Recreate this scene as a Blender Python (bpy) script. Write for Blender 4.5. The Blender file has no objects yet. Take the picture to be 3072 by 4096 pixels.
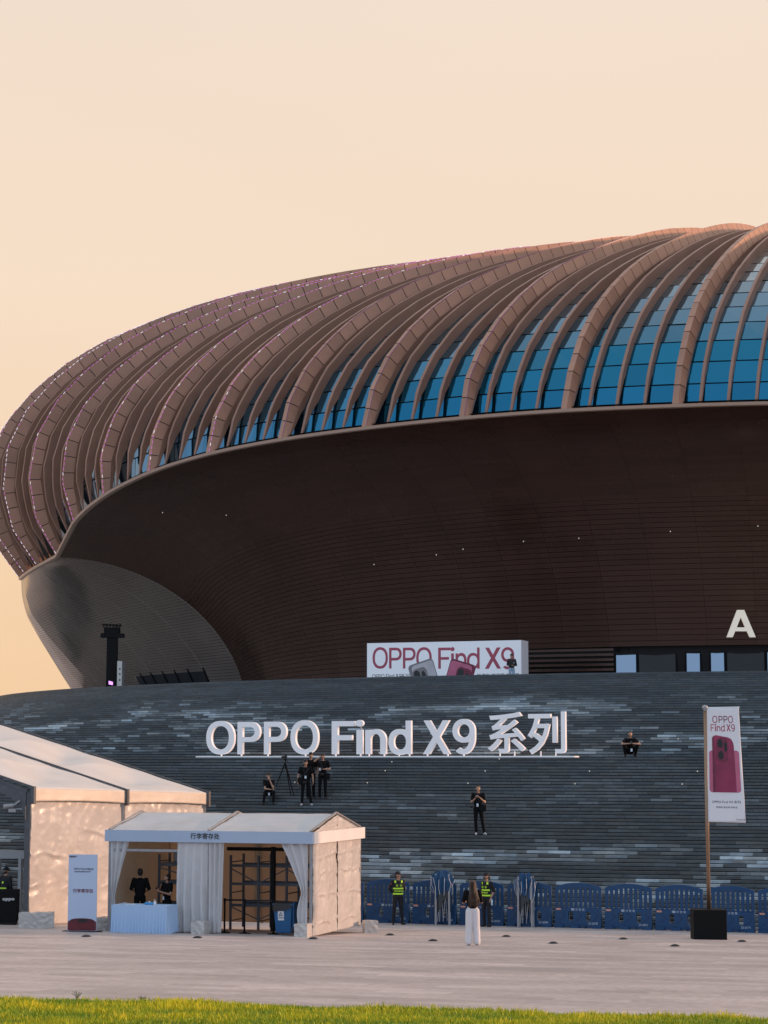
import bpy, bmesh, math, random
import numpy as np
from mathutils import Vector, Matrix, noise

# ------------------------------------------------------------------ camera
scene = bpy.context.scene
COL = scene.collection
F_PX, HORIZON, CAM_Z = 8250.0, 3030.0, 5.4        # focal length and horizon in photo pixels, eye height
PITCH = math.atan((HORIZON - 2048) / F_PX)
cam_data = bpy.data.cameras.new('camera')
cam = bpy.data.objects.new('camera', cam_data)
COL.objects.link(cam)
cam.location = (0, 0, CAM_Z)
cam.rotation_euler = (math.pi / 2 + PITCH, 0, 0)
cam_data.sensor_fit = 'VERTICAL'
cam_data.sensor_height = 36
cam_data.lens = F_PX / 4096 * 36
cam_data.clip_start = 0.5
cam_data.clip_end = 3000
scene.camera = cam

# ------------------------------------------------------------------ sky, sun, exposure
SUN_AZ = math.radians(78)       # measured from +Y (view direction) towards +X (right)
SUN_EL = math.radians(12)
world = bpy.data.worlds.new('World')
scene.world = world
world.use_nodes = True
wn, wl = world.node_tree.nodes, world.node_tree.links
bg = wn['Background']
bg.inputs['Strength'].default_value = 0.10
tc = wn.new('ShaderNodeTexCoord')
sep = wn.new('ShaderNodeSeparateXYZ')
wl.new(tc.outputs['Generated'], sep.inputs[0])
sky = wn.new('ShaderNodeTexSky')
sky.sky_type = 'NISHITA'
sky.sun_disc = False
sky.sun_elevation = SUN_EL
sky.sun_rotation = SUN_AZ
sky.dust_density = 4.0


def wmath(op, a, b=None, c=None):
    n = wn.new('ShaderNodeMath')
    n.operation = op
    for k, v in enumerate((a, b, c)):
        if v is None:
            continue
        if isinstance(v, (int, float)):
            n.inputs[k].default_value = v
        else:
            wl.new(v, n.inputs[k])
    return n.outputs[0]


def wramp(fac, stops):
    n = wn.new('ShaderNodeValToRGB')
    el = n.color_ramp.elements
    while len(el) < len(stops):
        el.new(0.5)
    for e, (p, c) in zip(el, stops):
        e.position = p
        e.color = (*c, 1)
    wl.new(fac, n.inputs[0])
    return n.outputs[0]


def wmix(f, a, b):
    n = wn.new('ShaderNodeMix')
    n.data_type = 'RGBA'
    if isinstance(f, (int, float)):
        n.inputs['Factor'].default_value = f
    else:
        wl.new(f, n.inputs['Factor'])
    wl.new(a, n.inputs[6])
    wl.new(b, n.inputs[7])
    return n.outputs[2]


# evening sky: peach afterglow over the half of the sky ahead, clear blue behind
elev = wmath('MAXIMUM', sep.outputs['Z'], 0.0)
warm = wramp(elev, [(0.0, (.96, .64, .38)), (0.10, (.97, .69, .45)), (0.22, (.97, .765, .585)),
                    (0.42, (.93, .785, .665)), (0.8, (.74, .75, .79)), (1.0, (.70, .75, .84))])
cool = wramp(elev, [(0.0, (.64, .74, .88)), (0.15, (.54, .71, .98)), (0.45, (.58, .74, .98)),
                    (0.8, (.68, .76, .88)), (1.0, (.70, .75, .84))])
ahead = wmath('ADD', wmath('MULTIPLY', sep.outputs['Y'], 0.90), wmath('MULTIPLY', sep.outputs['X'], 0.30))
mr = wn.new('ShaderNodeMapRange')
mr.interpolation_type = 'SMOOTHSTEP'
mr.inputs['From Min'].default_value = -0.45
mr.inputs['From Max'].default_value = 0.55
wl.new(ahead, mr.inputs['Value'])
dome = wmix(mr.outputs[0], cool, warm)
scaled = wn.new('ShaderNodeVectorMath')
scaled.operation = 'SCALE'
wl.new(dome, scaled.inputs[0])
scaled.inputs['Scale'].default_value = 10.0
skymix = wmix(0.06, scaled.outputs[0], sky.outputs[0])
# the faintest unevenness of evening haze
hz = wn.new('ShaderNodeTexNoise')
hz.inputs['Scale'].default_value = 3.0
hz.inputs['Detail'].default_value = 3
hm = wn.new('ShaderNodeMapping')
hm.inputs['Scale'].default_value = (1, 1, 4)
wl.new(tc.outputs['Generated'], hm.inputs[0])
wl.new(hm.outputs[0], hz.inputs['Vector'])
hs = wn.new('ShaderNodeMapRange')
hs.inputs['From Min'].default_value = .3
hs.inputs['From Max'].default_value = .7
hs.inputs['To Min'].default_value = .985
hs.inputs['To Max'].default_value = 1.015
wl.new(hz.outputs[0], hs.inputs[0])
hv = wn.new('ShaderNodeVectorMath')
hv.operation = 'SCALE'
wl.new(skymix, hv.inputs[0])
wl.new(hs.outputs[0], hv.inputs['Scale'])
wl.new(hv.outputs[0], bg.inputs['Color'])

sun_data = bpy.data.lights.new('sun', 'SUN')
sun = bpy.data.objects.new('sun', sun_data)
COL.objects.link(sun)
sun_data.energy = 3.0
sun_data.color = (1.0, .57, .35)
sun_data.angle = math.radians(2.0)
sdir = Vector((math.sin(SUN_AZ) * math.cos(SUN_EL), math.cos(SUN_AZ) * math.cos(SUN_EL), math.sin(SUN_EL)))
sun.rotation_euler = sdir.to_track_quat('Z', 'Y').to_euler()
sun.location = (60, 20, 40)

scene.view_settings.view_transform = 'Standard'
scene.view_settings.look = 'None'
scene.view_settings.exposure = 0.0
scene.view_settings.gamma = 1.0
scene.view_settings.use_curve_mapping = False
scene.render.engine = 'CYCLES'
scene.cycles.max_bounces = 6
scene.cycles.glossy_bounces = 3
scene.cycles.transmission_bounces = 4
scene.cycles.use_denoising = True

random.seed(7)
PI = math.pi


# ------------------------------------------------------------------ photo pixel -> place
def uv(px, py):
    """direction of a photo pixel as (x/y, z/y) in world axes (y = 1)"""
    a, b = (px - 1536) / F_PX, (2048 - py) / F_PX
    c, s = math.cos(PITCH), math.sin(PITCH)
    d = (a, c - b * s, s + b * c)
    return d[0] / d[1], d[2] / d[1]


def gz(x, y):
    """height of the plaza: level at the stair, rising gently towards the lawn"""
    x = max(-20, min(20, x))
    y = max(5.0, y)
    v = .05 * (67 - y) - .016 * x
    return .5 * (v + math.sqrt(v * v + .02)) - .02


def gp(px, py):
    """point of the plaza seen at a photo pixel"""
    u, w = uv(px, py)
    lo, hi = 10.0, 140.0
    for _ in range(60):
        m = .5 * (lo + hi)
        if CAM_Z + w * m > gz(u * m, m):
            lo = m
        else:
            hi = m
    return Vector((u * lo, lo, gz(u * lo, lo)))


def at(px, py, y):
    u, w = uv(px, py)
    return Vector((u * y, y, CAM_Z + w * y))


# ------------------------------------------------------------------ object helpers
def link(o, parent=None):
    COL.objects.link(o)
    if parent is not None:
        o.parent = parent
    return o


def tag(o, label, cat, group=None):
    o['label'] = label
    o['category'] = cat
    if group:
        o['group'] = group
    return o


def empty(name, loc=(0, 0, 0), rz=0.0, parent=None):
    o = bpy.data.objects.new(name, None)
    o.empty_display_size = .2
    o.location = loc
    o.rotation_euler = (0, 0, rz)
    return link(o, parent)


def thing(name, label, cat, loc=(0, 0, 0), rz=0.0, group=None):
    return tag(empty(name, loc, rz), label, cat, group)


class MB:
    """collects geometry for one mesh"""

    def __init__(s):
        s.v, s.f, s.m = [], [], []

    def face(s, pts, mi=0):
        n = len(s.v)
        s.v += [tuple(p) for p in pts]
        s.f.append(tuple(range(n, n + len(pts))))
        s.m.append(mi)

    def add(s, verts, faces, mi=0):
        n = len(s.v)
        s.v += [tuple(p) for p in verts]
        for f in faces:
            s.f.append(tuple(i + n for i in f))
            s.m.append(mi)

    def hexa(s, p, mi=0):
        """eight corners: bottom four then top four, each counter-clockwise"""
        s.add(p, [(3, 2, 1, 0), (4, 5, 6, 7), (0, 1, 5, 4), (1, 2, 6, 5), (2, 3, 7, 6), (3, 0, 4, 7)], mi)

    def box(s, x0, x1, y0, y1, z0, z1, mi=0):
        s.hexa([(x0, y0, z0), (x1, y0, z0), (x1, y1, z0), (x0, y1, z0),
                (x0, y0, z1), (x1, y0, z1), (x1, y1, z1), (x0, y1, z1)], mi)

    def bar(s, a, b, w, h=None, mi=0, up=(0, 0, 1)):
        """box-section bar from a to b"""
        a, b = Vector(a), Vector(b)
        h = w if h is None else h
        d = (b - a).normalized()
        u = Vector(up)
        if abs(d.dot(u)) > .98:
            u = Vector((0, 1, 0))
        sd = d.cross(u).normalized()
        u = sd.cross(d).normalized()
        q = [sd * (sx * w / 2) + u * (sy * h / 2) for sx, sy in ((-1, -1), (1, -1), (1, 1), (-1, 1))]
        s.hexa([a + k for k in q] + [b + k for k in q], mi)

    def tube(s, pts, r, n=8, mi=0, cap=True):
        pts = [Vector(p) for p in pts]
        rs = r if isinstance(r, (list, tuple)) else [r] * len(pts)
        vs, fs = [], []
        for k, p in enumerate(pts):
            d = (pts[min(k + 1, len(pts) - 1)] - pts[max(k - 1, 0)]).normalized()
            a = Vector((0, 0, 1)) if abs(d.z) < .9 else Vector((1, 0, 0))
            e1 = d.cross(a).normalized()
            e2 = d.cross(e1)
            for j in range(n):
                t = 2 * PI * j / n
                vs.append(p + (e1 * math.cos(t) + e2 * math.sin(t)) * rs[k])
        for k in range(len(pts) - 1):
            for j in range(n):
                j2 = (j + 1) % n
                fs.append((k * n + j, k * n + j2, (k + 1) * n + j2, (k + 1) * n + j))
        if cap:
            fs.append(tuple(range(n))[::-1])
            fs.append(tuple(range((len(pts) - 1) * n, len(pts) * n)))
        s.add(vs, fs, mi)

    def lathe(s, prof, c=(0, 0, 0), n=16, mi=0):
        c = Vector(c)
        vs, fs = [], []
        for r, z in prof:
            for j in range(n):
                t = 2 * PI * j / n
                vs.append(c + Vector((r * math.cos(t), r * math.sin(t), z)))
        for k in range(len(prof) - 1):
            for j in range(n):
                j2 = (j + 1) % n
                fs.append((k * n + j, k * n + j2, (k + 1) * n + j2, (k + 1) * n + j))
        fs.append(tuple(range(n))[::-1])
        fs.append(tuple(range((len(prof) - 1) * n, len(prof) * n)))
        s.add(vs, fs, mi)

    def grid(s, fn, nu, nv, mi=0, close=False):
        vs = [fn(i / nu, j / nv) for j in range(nv + 1) for i in range(nu + 1)]
        w = nu + 1
        s.add(vs, [(j * w + i, j * w + i + 1, (j + 1) * w + i + 1, (j + 1) * w + i)
                   for j in range(nv) for i in range(nu)], mi)

    def mesh(s, name, mats, smooth=False):
        me = bpy.data.meshes.new(name)
        me.from_pydata(s.v, [], s.f)
        mats = mats if isinstance(mats, (list, tuple)) else [mats]
        for m in mats:
            me.materials.append(m)
        if len(mats) > 1:
            me.polygons.foreach_set('material_index', s.m)
        if smooth:
            me.polygons.foreach_set('use_smooth', [True] * len(me.polygons))
        me.update()
        return me

    def build(s, name, mats, parent=None, smooth=False, solid=0.0, bevel=0.0):
        o = link(bpy.data.objects.new(name, s.mesh(name, mats, smooth)), parent)
        if solid:
            md = o.modifiers.new('solid', 'SOLIDIFY')
            md.thickness = solid
            md.offset = 0
        if bevel:
            md = o.modifiers.new('bevel', 'BEVEL')
            md.width = bevel
            md.segments = 2
            md.limit_method = 'ANGLE'
        return o


def under(o, part):
    """make o a sub-part of part without moving it"""
    m_ = part.matrix_basis.inverted() @ o.matrix_basis
    o.parent = part
    o.matrix_basis = m_
    return o


def structure(o):
    o['kind'] = 'structure'
    return o


# ------------------------------------------------------------------ materials
MATS = {}


def per_piece(nt, val, amount):
    """scale a value by a random amount that differs from piece to piece"""
    n, l = nt.nodes, nt.links
    g = n.new('ShaderNodeNewGeometry')
    o = n.new('ShaderNodeObjectInfo')
    a = n.new('ShaderNodeMath')
    a.operation = 'ADD'
    l.new(g.outputs['Random Per Island'], a.inputs[0])
    l.new(o.outputs['Random'], a.inputs[1])
    f = n.new('ShaderNodeMath')
    f.operation = 'FRACT'
    l.new(a.outputs[0], f.inputs[0])
    r = n.new('ShaderNodeMapRange')
    r.inputs['To Min'].default_value = 1 - amount
    r.inputs['To Max'].default_value = 1 + amount
    l.new(f.outputs[0], r.inputs[0])
    m = n.new('ShaderNodeMath')
    m.operation = 'MULTIPLY'
    l.new(r.outputs[0], m.inputs[0])
    if isinstance(val, float):
        m.inputs[1].default_value = val
    else:
        l.new(val, m.inputs[1])
    return m.outputs[0]


def mat(name, col, rough=.6, metal=0.0, var=0.0, scale=4.0, bump=0.0, bscale=30.0, emit=None, estr=0.0,
        spec=.5, attr=None, coat=0.0, stretch=(1, 1, 1), rvar=0.0, space='Object', pvar=0.0):
    """principled material with colour variation and fine relief"""
    if name in MATS:
        return MATS[name]
    m = bpy.data.materials.new(name)
    m.use_nodes = True
    nt = m.node_tree
    n, l = nt.nodes, nt.links
    b = n['Principled BSDF']
    b.inputs['Roughness'].default_value = rough
    b.inputs['Metallic'].default_value = metal
    b.inputs['Specular IOR Level'].default_value = spec
    b.inputs['Coat Weight'].default_value = coat
    b.inputs['Base Color'].default_value = (*col, 1)
    tex = None
    if var or bump or rvar:
        tcn = n.new('ShaderNodeTexCoord')
        mp = n.new('ShaderNodeMapping')
        mp.inputs['Scale'].default_value = stretch
        l.new(tcn.outputs[space], mp.inputs[0])
    if var or rvar:
        tex = n.new('ShaderNodeTexNoise')
        tex.inputs['Scale'].default_value = scale
        tex.inputs['Detail'].default_value = 5
        l.new(mp.outputs[0], tex.inputs['Vector'])
    src = None
    if attr:
        a = n.new('ShaderNodeAttribute')
        a.attribute_name = attr
        src = a.outputs['Color']
        l.new(src, b.inputs['Base Color'])
    if var:
        rm = n.new('ShaderNodeMapRange')
        rm.inputs['From Min'].default_value = .3
        rm.inputs['From Max'].default_value = .7
        rm.inputs['To Min'].default_value = 1 - var
        rm.inputs['To Max'].default_value = 1 + var
        l.new(tex.outputs[0], rm.inputs[0])
        sc = n.new('ShaderNodeVectorMath')
        sc.operation = 'SCALE'
        if src is not None:
            l.new(src, sc.inputs[0])
        else:
            sc.inputs[0].default_value = col
        l.new(per_piece(nt, rm.outputs[0], pvar) if pvar else rm.outputs[0], sc.inputs['Scale'])
        l.new(sc.outputs[0], b.inputs['Base Color'])
    if rvar:
        rr = n.new('ShaderNodeMapRange')
        rr.inputs['From Min'].default_value = .35
        rr.inputs['From Max'].default_value = .65
        rr.inputs['To Min'].default_value = max(0.02, rough - rvar)
        rr.inputs['To Max'].default_value = min(1, rough + rvar)
        l.new(tex.outputs[0], rr.inputs[0])
        l.new(rr.outputs[0], b.inputs['Roughness'])
    if bump:
        t2 = n.new('ShaderNodeTexNoise')
        t2.inputs['Scale'].default_value = bscale
        t2.inputs['Detail'].default_value = 4
        l.new(mp.outputs[0], t2.inputs['Vector'])
        bp = n.new('ShaderNodeBump')
        bp.inputs['Strength'].default_value = bump
        bp.inputs['Distance'].default_value = .02
        l.new(t2.outputs[0], bp.inputs['Height'])
        l.new(bp.outputs[0], b.inputs['Normal'])
    if emit:
        b.inputs['Emission Color'].default_value = (*emit, 1)
        b.inputs['Emission Strength'].default_value = estr
    MATS[name] = m
    return m


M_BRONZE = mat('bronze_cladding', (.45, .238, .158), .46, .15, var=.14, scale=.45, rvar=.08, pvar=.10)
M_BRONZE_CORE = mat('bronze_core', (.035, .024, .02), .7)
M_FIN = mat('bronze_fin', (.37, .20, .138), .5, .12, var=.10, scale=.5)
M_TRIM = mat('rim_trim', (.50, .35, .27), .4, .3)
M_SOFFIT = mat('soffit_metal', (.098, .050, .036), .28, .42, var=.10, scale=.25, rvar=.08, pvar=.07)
M_SOFFIT_SKY = mat('soffit_metal_sky_sheen', (.30, .25, .215), .22, .75, var=.10, scale=.25, rvar=.08)  # same cladding; the left bay's sky reflection is put into this colour
M_DARK = mat('dark_void', (.008, .008, .009), .8)
M_STEEL = mat('dark_steel', (.10, .105, .115), .5, .4, var=.15, scale=6)
M_GREYMETAL = mat('grey_metal', (.34, .34, .35), .45, .5, var=.1, scale=8)
M_WHITE = mat('white_paint', (.78, .78, .80), .45, var=.04, scale=3)
M_BLACK = mat('black_satin', (.004, .004, .0045), .7, spec=.2)
M_VINYL = mat('white_vinyl', (.58, .545, .51), .30, var=.06, scale=1.2, bump=.35, bscale=5, rvar=.08)
M_VINYL2 = mat('white_vinyl_clean', (.76, .76, .77), .36, var=.05, scale=1.5, bump=.3, bscale=7, rvar=.06)


def translucent(m, col, f):
    """let light through a thin sheet"""
    nt = m.node_tree
    t = nt.nodes.new('ShaderNodeBsdfTranslucent')
    t.inputs['Color'].default_value = (*col, 1)
    x = nt.nodes.new('ShaderNodeMixShader')
    x.inputs[0].default_value = f
    nt.links.new(nt.nodes['Principled BSDF'].outputs[0], x.inputs[1])
    nt.links.new(t.outputs[0], x.inputs[2])
    nt.links.new(x.outputs[0], nt.nodes['Material Output'].inputs['Surface'])


translucent(M_VINYL2, (.78, .74, .68), .30)
# ================================================================== the setting
# ------------------------------------------------------------------ plaza
m = bpy.data.materials.new('plaza_stone')
m.use_nodes = True
n_, l_ = m.node_tree.nodes, m.node_tree.links
b_ = n_['Principled BSDF']
tcn = n_.new('ShaderNodeTexCoord')
mp = n_.new('ShaderNodeMapping')
mp.inputs['Rotation'].default_value = (0, 0, math.radians(14))
l_.new(tcn.outputs['Object'], mp.inputs[0])
br = n_.new('ShaderNodeTexBrick')
br.inputs['Scale'].default_value = 1.0
br.inputs['Brick Width'].default_value = 1.2
br.inputs['Row Height'].default_value = .6
br.inputs['Mortar Size'].default_value = .004
br.inputs['Bias'].default_value = -.1
br.inputs['Color1'].default_value = (.38, .325, .305, 1)
br.inputs['Color2'].default_value = (.49, .42, .39, 1)
br.inputs['Mortar'].default_value = (.36, .30, .28, 1)
l_.new(mp.outputs[0], br.inputs['Vector'])
nz = n_.new('ShaderNodeTexNoise')
nz.inputs['Scale'].default_value = .22
nz.inputs['Detail'].default_value = 6
mps = n_.new('ShaderNodeMapping')
mps.inputs['Rotation'].default_value = (0, 0, math.radians(10))
mps.inputs['Scale'].default_value = (.9, 2.6, 1)
l_.new(tcn.outputs['Object'], mps.inputs[0])
l_.new(mps.outputs[0], nz.inputs['Vector'])
nz2 = n_.new('ShaderNodeTexNoise')
nz2.inputs['Scale'].default_value = 7
nz2.inputs['Detail'].default_value = 5
l_.new(mp.outputs[0], nz2.inputs['Vector'])
mr2 = n_.new('ShaderNodeMapRange')
mr2.inputs['From Min'].default_value = .3
mr2.inputs['From Max'].default_value = .7
mr2.inputs['To Min'].default_value = .90
mr2.inputs['To Max'].default_value = 1.25
l_.new(nz.outputs[0], mr2.inputs[0])
mr3 = n_.new('ShaderNodeMapRange')
mr3.inputs['From Min'].default_value = .3
mr3.inputs['From Max'].default_value = .7
mr3.inputs['To Min'].default_value = .86
mr3.inputs['To Max'].default_value = 1.14
l_.new(nz2.outputs[0], mr3.inputs[0])
mu = n_.new('ShaderNodeMath')
mu.operation = 'MULTIPLY'
l_.new(mr2.outputs[0], mu.inputs[0])
l_.new(mr3.outputs[0], mu.inputs[1])
sc_ = n_.new('ShaderNodeVectorMath')
sc_.operation = 'SCALE'
l_.new(br.outputs['Color'], sc_.inputs[0])
l_.new(mu.outputs[0], sc_.inputs['Scale'])
l_.new(sc_.outputs[0], b_.inputs['Base Color'])
mr4 = n_.new('ShaderNodeMapRange')
mr4.inputs['To Min'].default_value = .38
mr4.inputs['To Max'].default_value = .75
l_.new(nz.outputs[0], mr4.inputs[0])
l_.new(mr4.outputs[0], b_.inputs['Roughness'])
bp_ = n_.new('ShaderNodeBump')
bp_.inputs['Strength'].default_value = .25
bp_.inputs['Distance'].default_value = .01
l_.new(nz2.outputs[0], bp_.inputs['Height'])
l_.new(bp_.outputs[0], b_.inputs['Normal'])
M_PLAZA = m

xs = [-900, -500, -250, -120, -70, -45] + list(range(-32, 33, 2)) + [45, 70, 120, 250, 500, 900]
ys = [-600, -250, -100, -50, -20, 0, 6] + list(range(10, 84, 2)) + [100, 150, 250, 450, 900]
mb = MB()
vs = [(x, y, gz(x, y)) for y in ys for x in xs]
W = len(xs)
mb.add(vs, [(j * W + i, j * W + i + 1, (j + 1) * W + i + 1, (j + 1) * W + i)
            for j in range(len(ys) - 1) for i in range(W - 1)])
structure(mb.build('plaza', M_PLAZA, smooth=True))

# ------------------------------------------------------------------ lawn in the foreground
M_SOIL = mat('lawn_soil', (.09, .14, .014), .95, var=.5, scale=1.2, bump=.6, bscale=20)


def lawn_edge(x):
    return 29.35 - .16 * x + .10 * math.sin(x * 1.7) + .06 * math.sin(x * 4.3 + 1)


def lawn_h(x, y):
    e = min(1, max(0, (lawn_edge(x) - y) / .7))
    return gz(x, y) + .012 + .075 * e + .035 * e * noise.noise((x * .9, y * .9, 3.1))


mb = MB()
gx = [-60, -30, -16] + [-9 + .3 * k for k in range(61)] + [16, 30, 60]
gy = [-60, -20, 0, 10, 18] + [21 + .3 * k for k in range(26)] + [None]
W = len(gx)
vs = []
for y in gy:
    for x in gx:
        e = lawn_edge(max(-12, min(12, x)))
        yy = e if y is None else min(y, e - .02)
        vs.append((x, yy, lawn_h(x, yy) if y is not None else gz(x, yy) + .004))
mb.add(vs, [(j * W + i, j * W + i + 1, (j + 1) * W + i + 1, (j + 1) * W + i)
            for j in range(len(gy) - 1) for i in range(W - 1)])
structure(mb.build('lawn', M_SOIL, smooth=True))

rng = np.random.default_rng(3)
NB = 215000
bx = rng.uniform(-10.4, 10.4, NB)
by = rng.uniform(21.5, 31.0, NB)
keep = by < (29.35 - .16 * bx + .10 * np.sin(bx * 1.7) + .06 * np.sin(bx * 4.3 + 1)) + rng.normal(0, .04, NB)
bx, by = bx[keep], by[keep]
NB = len(bx)
bz = np.array([lawn_h(x, y) for x, y in zip(bx, by)]) - .01
clump = np.array([noise.noise((x * .55, y * 1.6, 8.0)) for x, y in zip(bx, by)])
fine = np.array([noise.noise((x * 2.3, y * 5.0, 2.0)) for x, y in zip(bx, by)])
hgt = (.05 + .045 * rng.random(NB) ** 2) * (1 + .7 * clump + .6 * fine)
ang = rng.uniform(0, 2 * PI, NB)
wid = rng.uniform(.004, .009, NB)
lean = rng.uniform(.01, .05, NB)
la = rng.uniform(0, 2 * PI, NB)
dx, dy = np.cos(ang) * wid, np.sin(ang) * wid
co = np.zeros((NB, 4, 3))
co[:, 0] = np.stack([bx - dx, by - dy, bz], 1)
co[:, 1] = np.stack([bx + dx, by + dy, bz], 1)
co[:, 2] = np.stack([bx + dx * .7 + lean * .4 * np.cos(la), by + dy * .7 + lean * .4 * np.sin(la), bz + hgt * .6], 1)
co[:, 3] = np.stack([bx + lean * np.cos(la), by + lean * np.sin(la), bz + hgt], 1)
me = bpy.data.meshes.new('grass')
base = np.arange(NB)[:, None] * 4
fc = np.concatenate([base + np.array([0, 1, 2]), base + np.array([0, 2, 3])], 1).reshape(-1, 3)
me.from_pydata(co.reshape(-1, 3), [], fc)
yel = np.clip(.42 + .9 * clump + .5 * fine + rng.normal(0, .12, NB), 0, 1)
cA, cB = np.array([.15, .30, .016]), np.array([.80, .68, .025])
colr = (cA[None] * (1 - yel[:, None]) + cB[None] * yel[:, None]) * rng.uniform(.7, 1.2, NB)[:, None]
ca = me.color_attributes.new('tone', 'FLOAT_COLOR', 'POINT')
ca.data.foreach_set('color', np.repeat(np.concatenate([colr, np.ones((NB, 1))], 1), 4, 0).ravel())
M_GRASS = mat('grass_blades', (.1, .15, .02), .55, attr='tone', spec=.3)
me.materials.append(M_GRASS)
grass = link(bpy.data.objects.new('grass', me))
tag(grass, 'short bright green lawn grass along the edge of the plaza', 'grass')
grass['kind'] = 'stuff'

M_WEED = mat('weed_leaf', (.06, .10, .02), .6, var=.3, scale=20)
for k, (px, py, hh, lab) in enumerate(((310, 3998, .13, 'spindly dark weed at the lawn edge, the taller one'),
                                       (566, 4006, .09, 'small bushy dark weed standing at the lawn edge'))):
    g = gp(px, py)
    root = thing('weed', lab, 'weed', g)
    random.seed(40 + k)
    st, lf = MB(), MB()
    for s in range(9):
        a, t = random.uniform(0, 2 * PI), random.uniform(.03, .10)
        tip = Vector((math.cos(a) * t, math.sin(a) * t, hh * random.uniform(.6, 1)))
        st.tube([(0, 0, -.02), tip * .5 + Vector((0, 0, .02)), tip], .0035, 5)
        for q in range(7):
            c = tip * random.uniform(.35, 1.05)
            a2 = random.uniform(0, 2 * PI)
            d = Vector((math.cos(a2), math.sin(a2), random.uniform(-.2, .5))) * random.uniform(.012, .025)
            w = d.cross(Vector((0, 0, 1))).normalized() * .008
            lf.face([c, c + d * .5 + w, c + d, c + d * .5 - w])
    st.build('stem', M_WEED, root)
    lf.build('foliage', M_WEED, root)

# ------------------------------------------------------------------ the great stair, rings about (30, 150)
SC = Vector((30.0, 150.0))
RISE = .115
NROW, NLAND = 81, 47


def row_r(n):
    return 86.5 - .29 * n if n < NLAND else 70.9 - .41 * (n - NLAND)


def row_back(n):
    return 70.9 if n == NLAND - 1 else row_r(n + 1)


def polar(r, t, z=0.0):
    return Vector((SC.x - r * math.sin(t), SC.y - r * math.cos(t), z))


def on_ring(px, r):
    """point of the ring r seen at photo column px"""
    u = uv(px, 3080)[0]
    a, b, c = u * u + 1, -2 * (u * SC.x + SC.y), SC.x ** 2 + SC.y ** 2 - r * r
    y = (-b - math.sqrt(b * b - 4 * a * c)) / (2 * a)
    return Vector((u * y, y, 0))


def on_step(px, n, inset=.15):
    """standing point on the tread of row n at photo column px"""
    p = on_ring(px, row_r(n) - inset)
    p.z = (n + 1) * RISE
    return p


stair = thing('stone_staircase', 'broad curved stairway of dark slate-grey stone slabs up to the terrace', 'staircase',
              polar(row_r(0), .25, 0))
S0 = Vector(stair.location)
M_CORE = mat('stair_core', (.012, .013, .014), .9)
T0, T1 = math.radians(-22), math.radians(98)
core = MB()
prof = []
for n in range(NROW):
    prof += [(row_r(n) - .05, n * RISE - .03), (row_r(n) - .05, (n + 1) * RISE - .03)]
prof += [(52.0, NROW * RISE - .03)]
NT = 120
core.grid(lambda u, v: polar(prof[int(round(v * (len(prof) - 1)))][0], T0 + (T1 - T0) * u,
                             prof[int(round(v * (len(prof) - 1)))][1]) - S0, NT, len(prof) - 1)
core.build('stair_core', M_CORE, stair)

m = bpy.data.materials.new('slate_slab')
m.use_nodes = True
n_, l_ = m.node_tree.nodes, m.node_tree.links
b_ = n_['Principled BSDF']
at_ = n_.new('ShaderNodeAttribute')
at_.attribute_name = 'tone'
tcn = n_.new('ShaderNodeTexCoord')
nz = n_.new('ShaderNodeTexNoise')
nz.inputs['Scale'].default_value = 2.6
nz.inputs['Detail'].default_value = 6
nz.inputs['Roughness'].default_value = .65
geo = n_.new('ShaderNodeNewGeometry')
mp = n_.new('ShaderNodeMapping')
mp.inputs['Scale'].default_value = (1, 1, 2.5)
l_.new(geo.outputs['Position'], mp.inputs[0])
l_.new(mp.outputs[0], nz.inputs['Vector'])
mrr = n_.new('ShaderNodeMapRange')
mrr.inputs['From Min'].default_value = .3
mrr.inputs['From Max'].default_value = .7
mrr.inputs['To Min'].default_value = .72
mrr.inputs['To Max'].default_value = 1.28
l_.new(nz.outputs[0], mrr.inputs[0])
sc_ = n_.new('ShaderNodeVectorMath')
sc_.operation = 'SCALE'
l_.new(at_.outputs['Color'], sc_.inputs[0])
l_.new(mrr.outputs[0], sc_.inputs['Scale'])
l_.new(sc_.outputs[0], b_.inputs['Base Color'])
mr5 = n_.new('ShaderNodeMapRange')
mr5.inputs['From Min'].default_value = .3
mr5.inputs['From Max'].default_value = .7
mr5.inputs['To Min'].default_value = .42
mr5.inputs['To Max'].default_value = .7
l_.new(nz.outputs[0], mr5.inputs[0])
l_.new(mr5.outputs[0], b_.inputs['Roughness'])
M_SLAB = m

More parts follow.
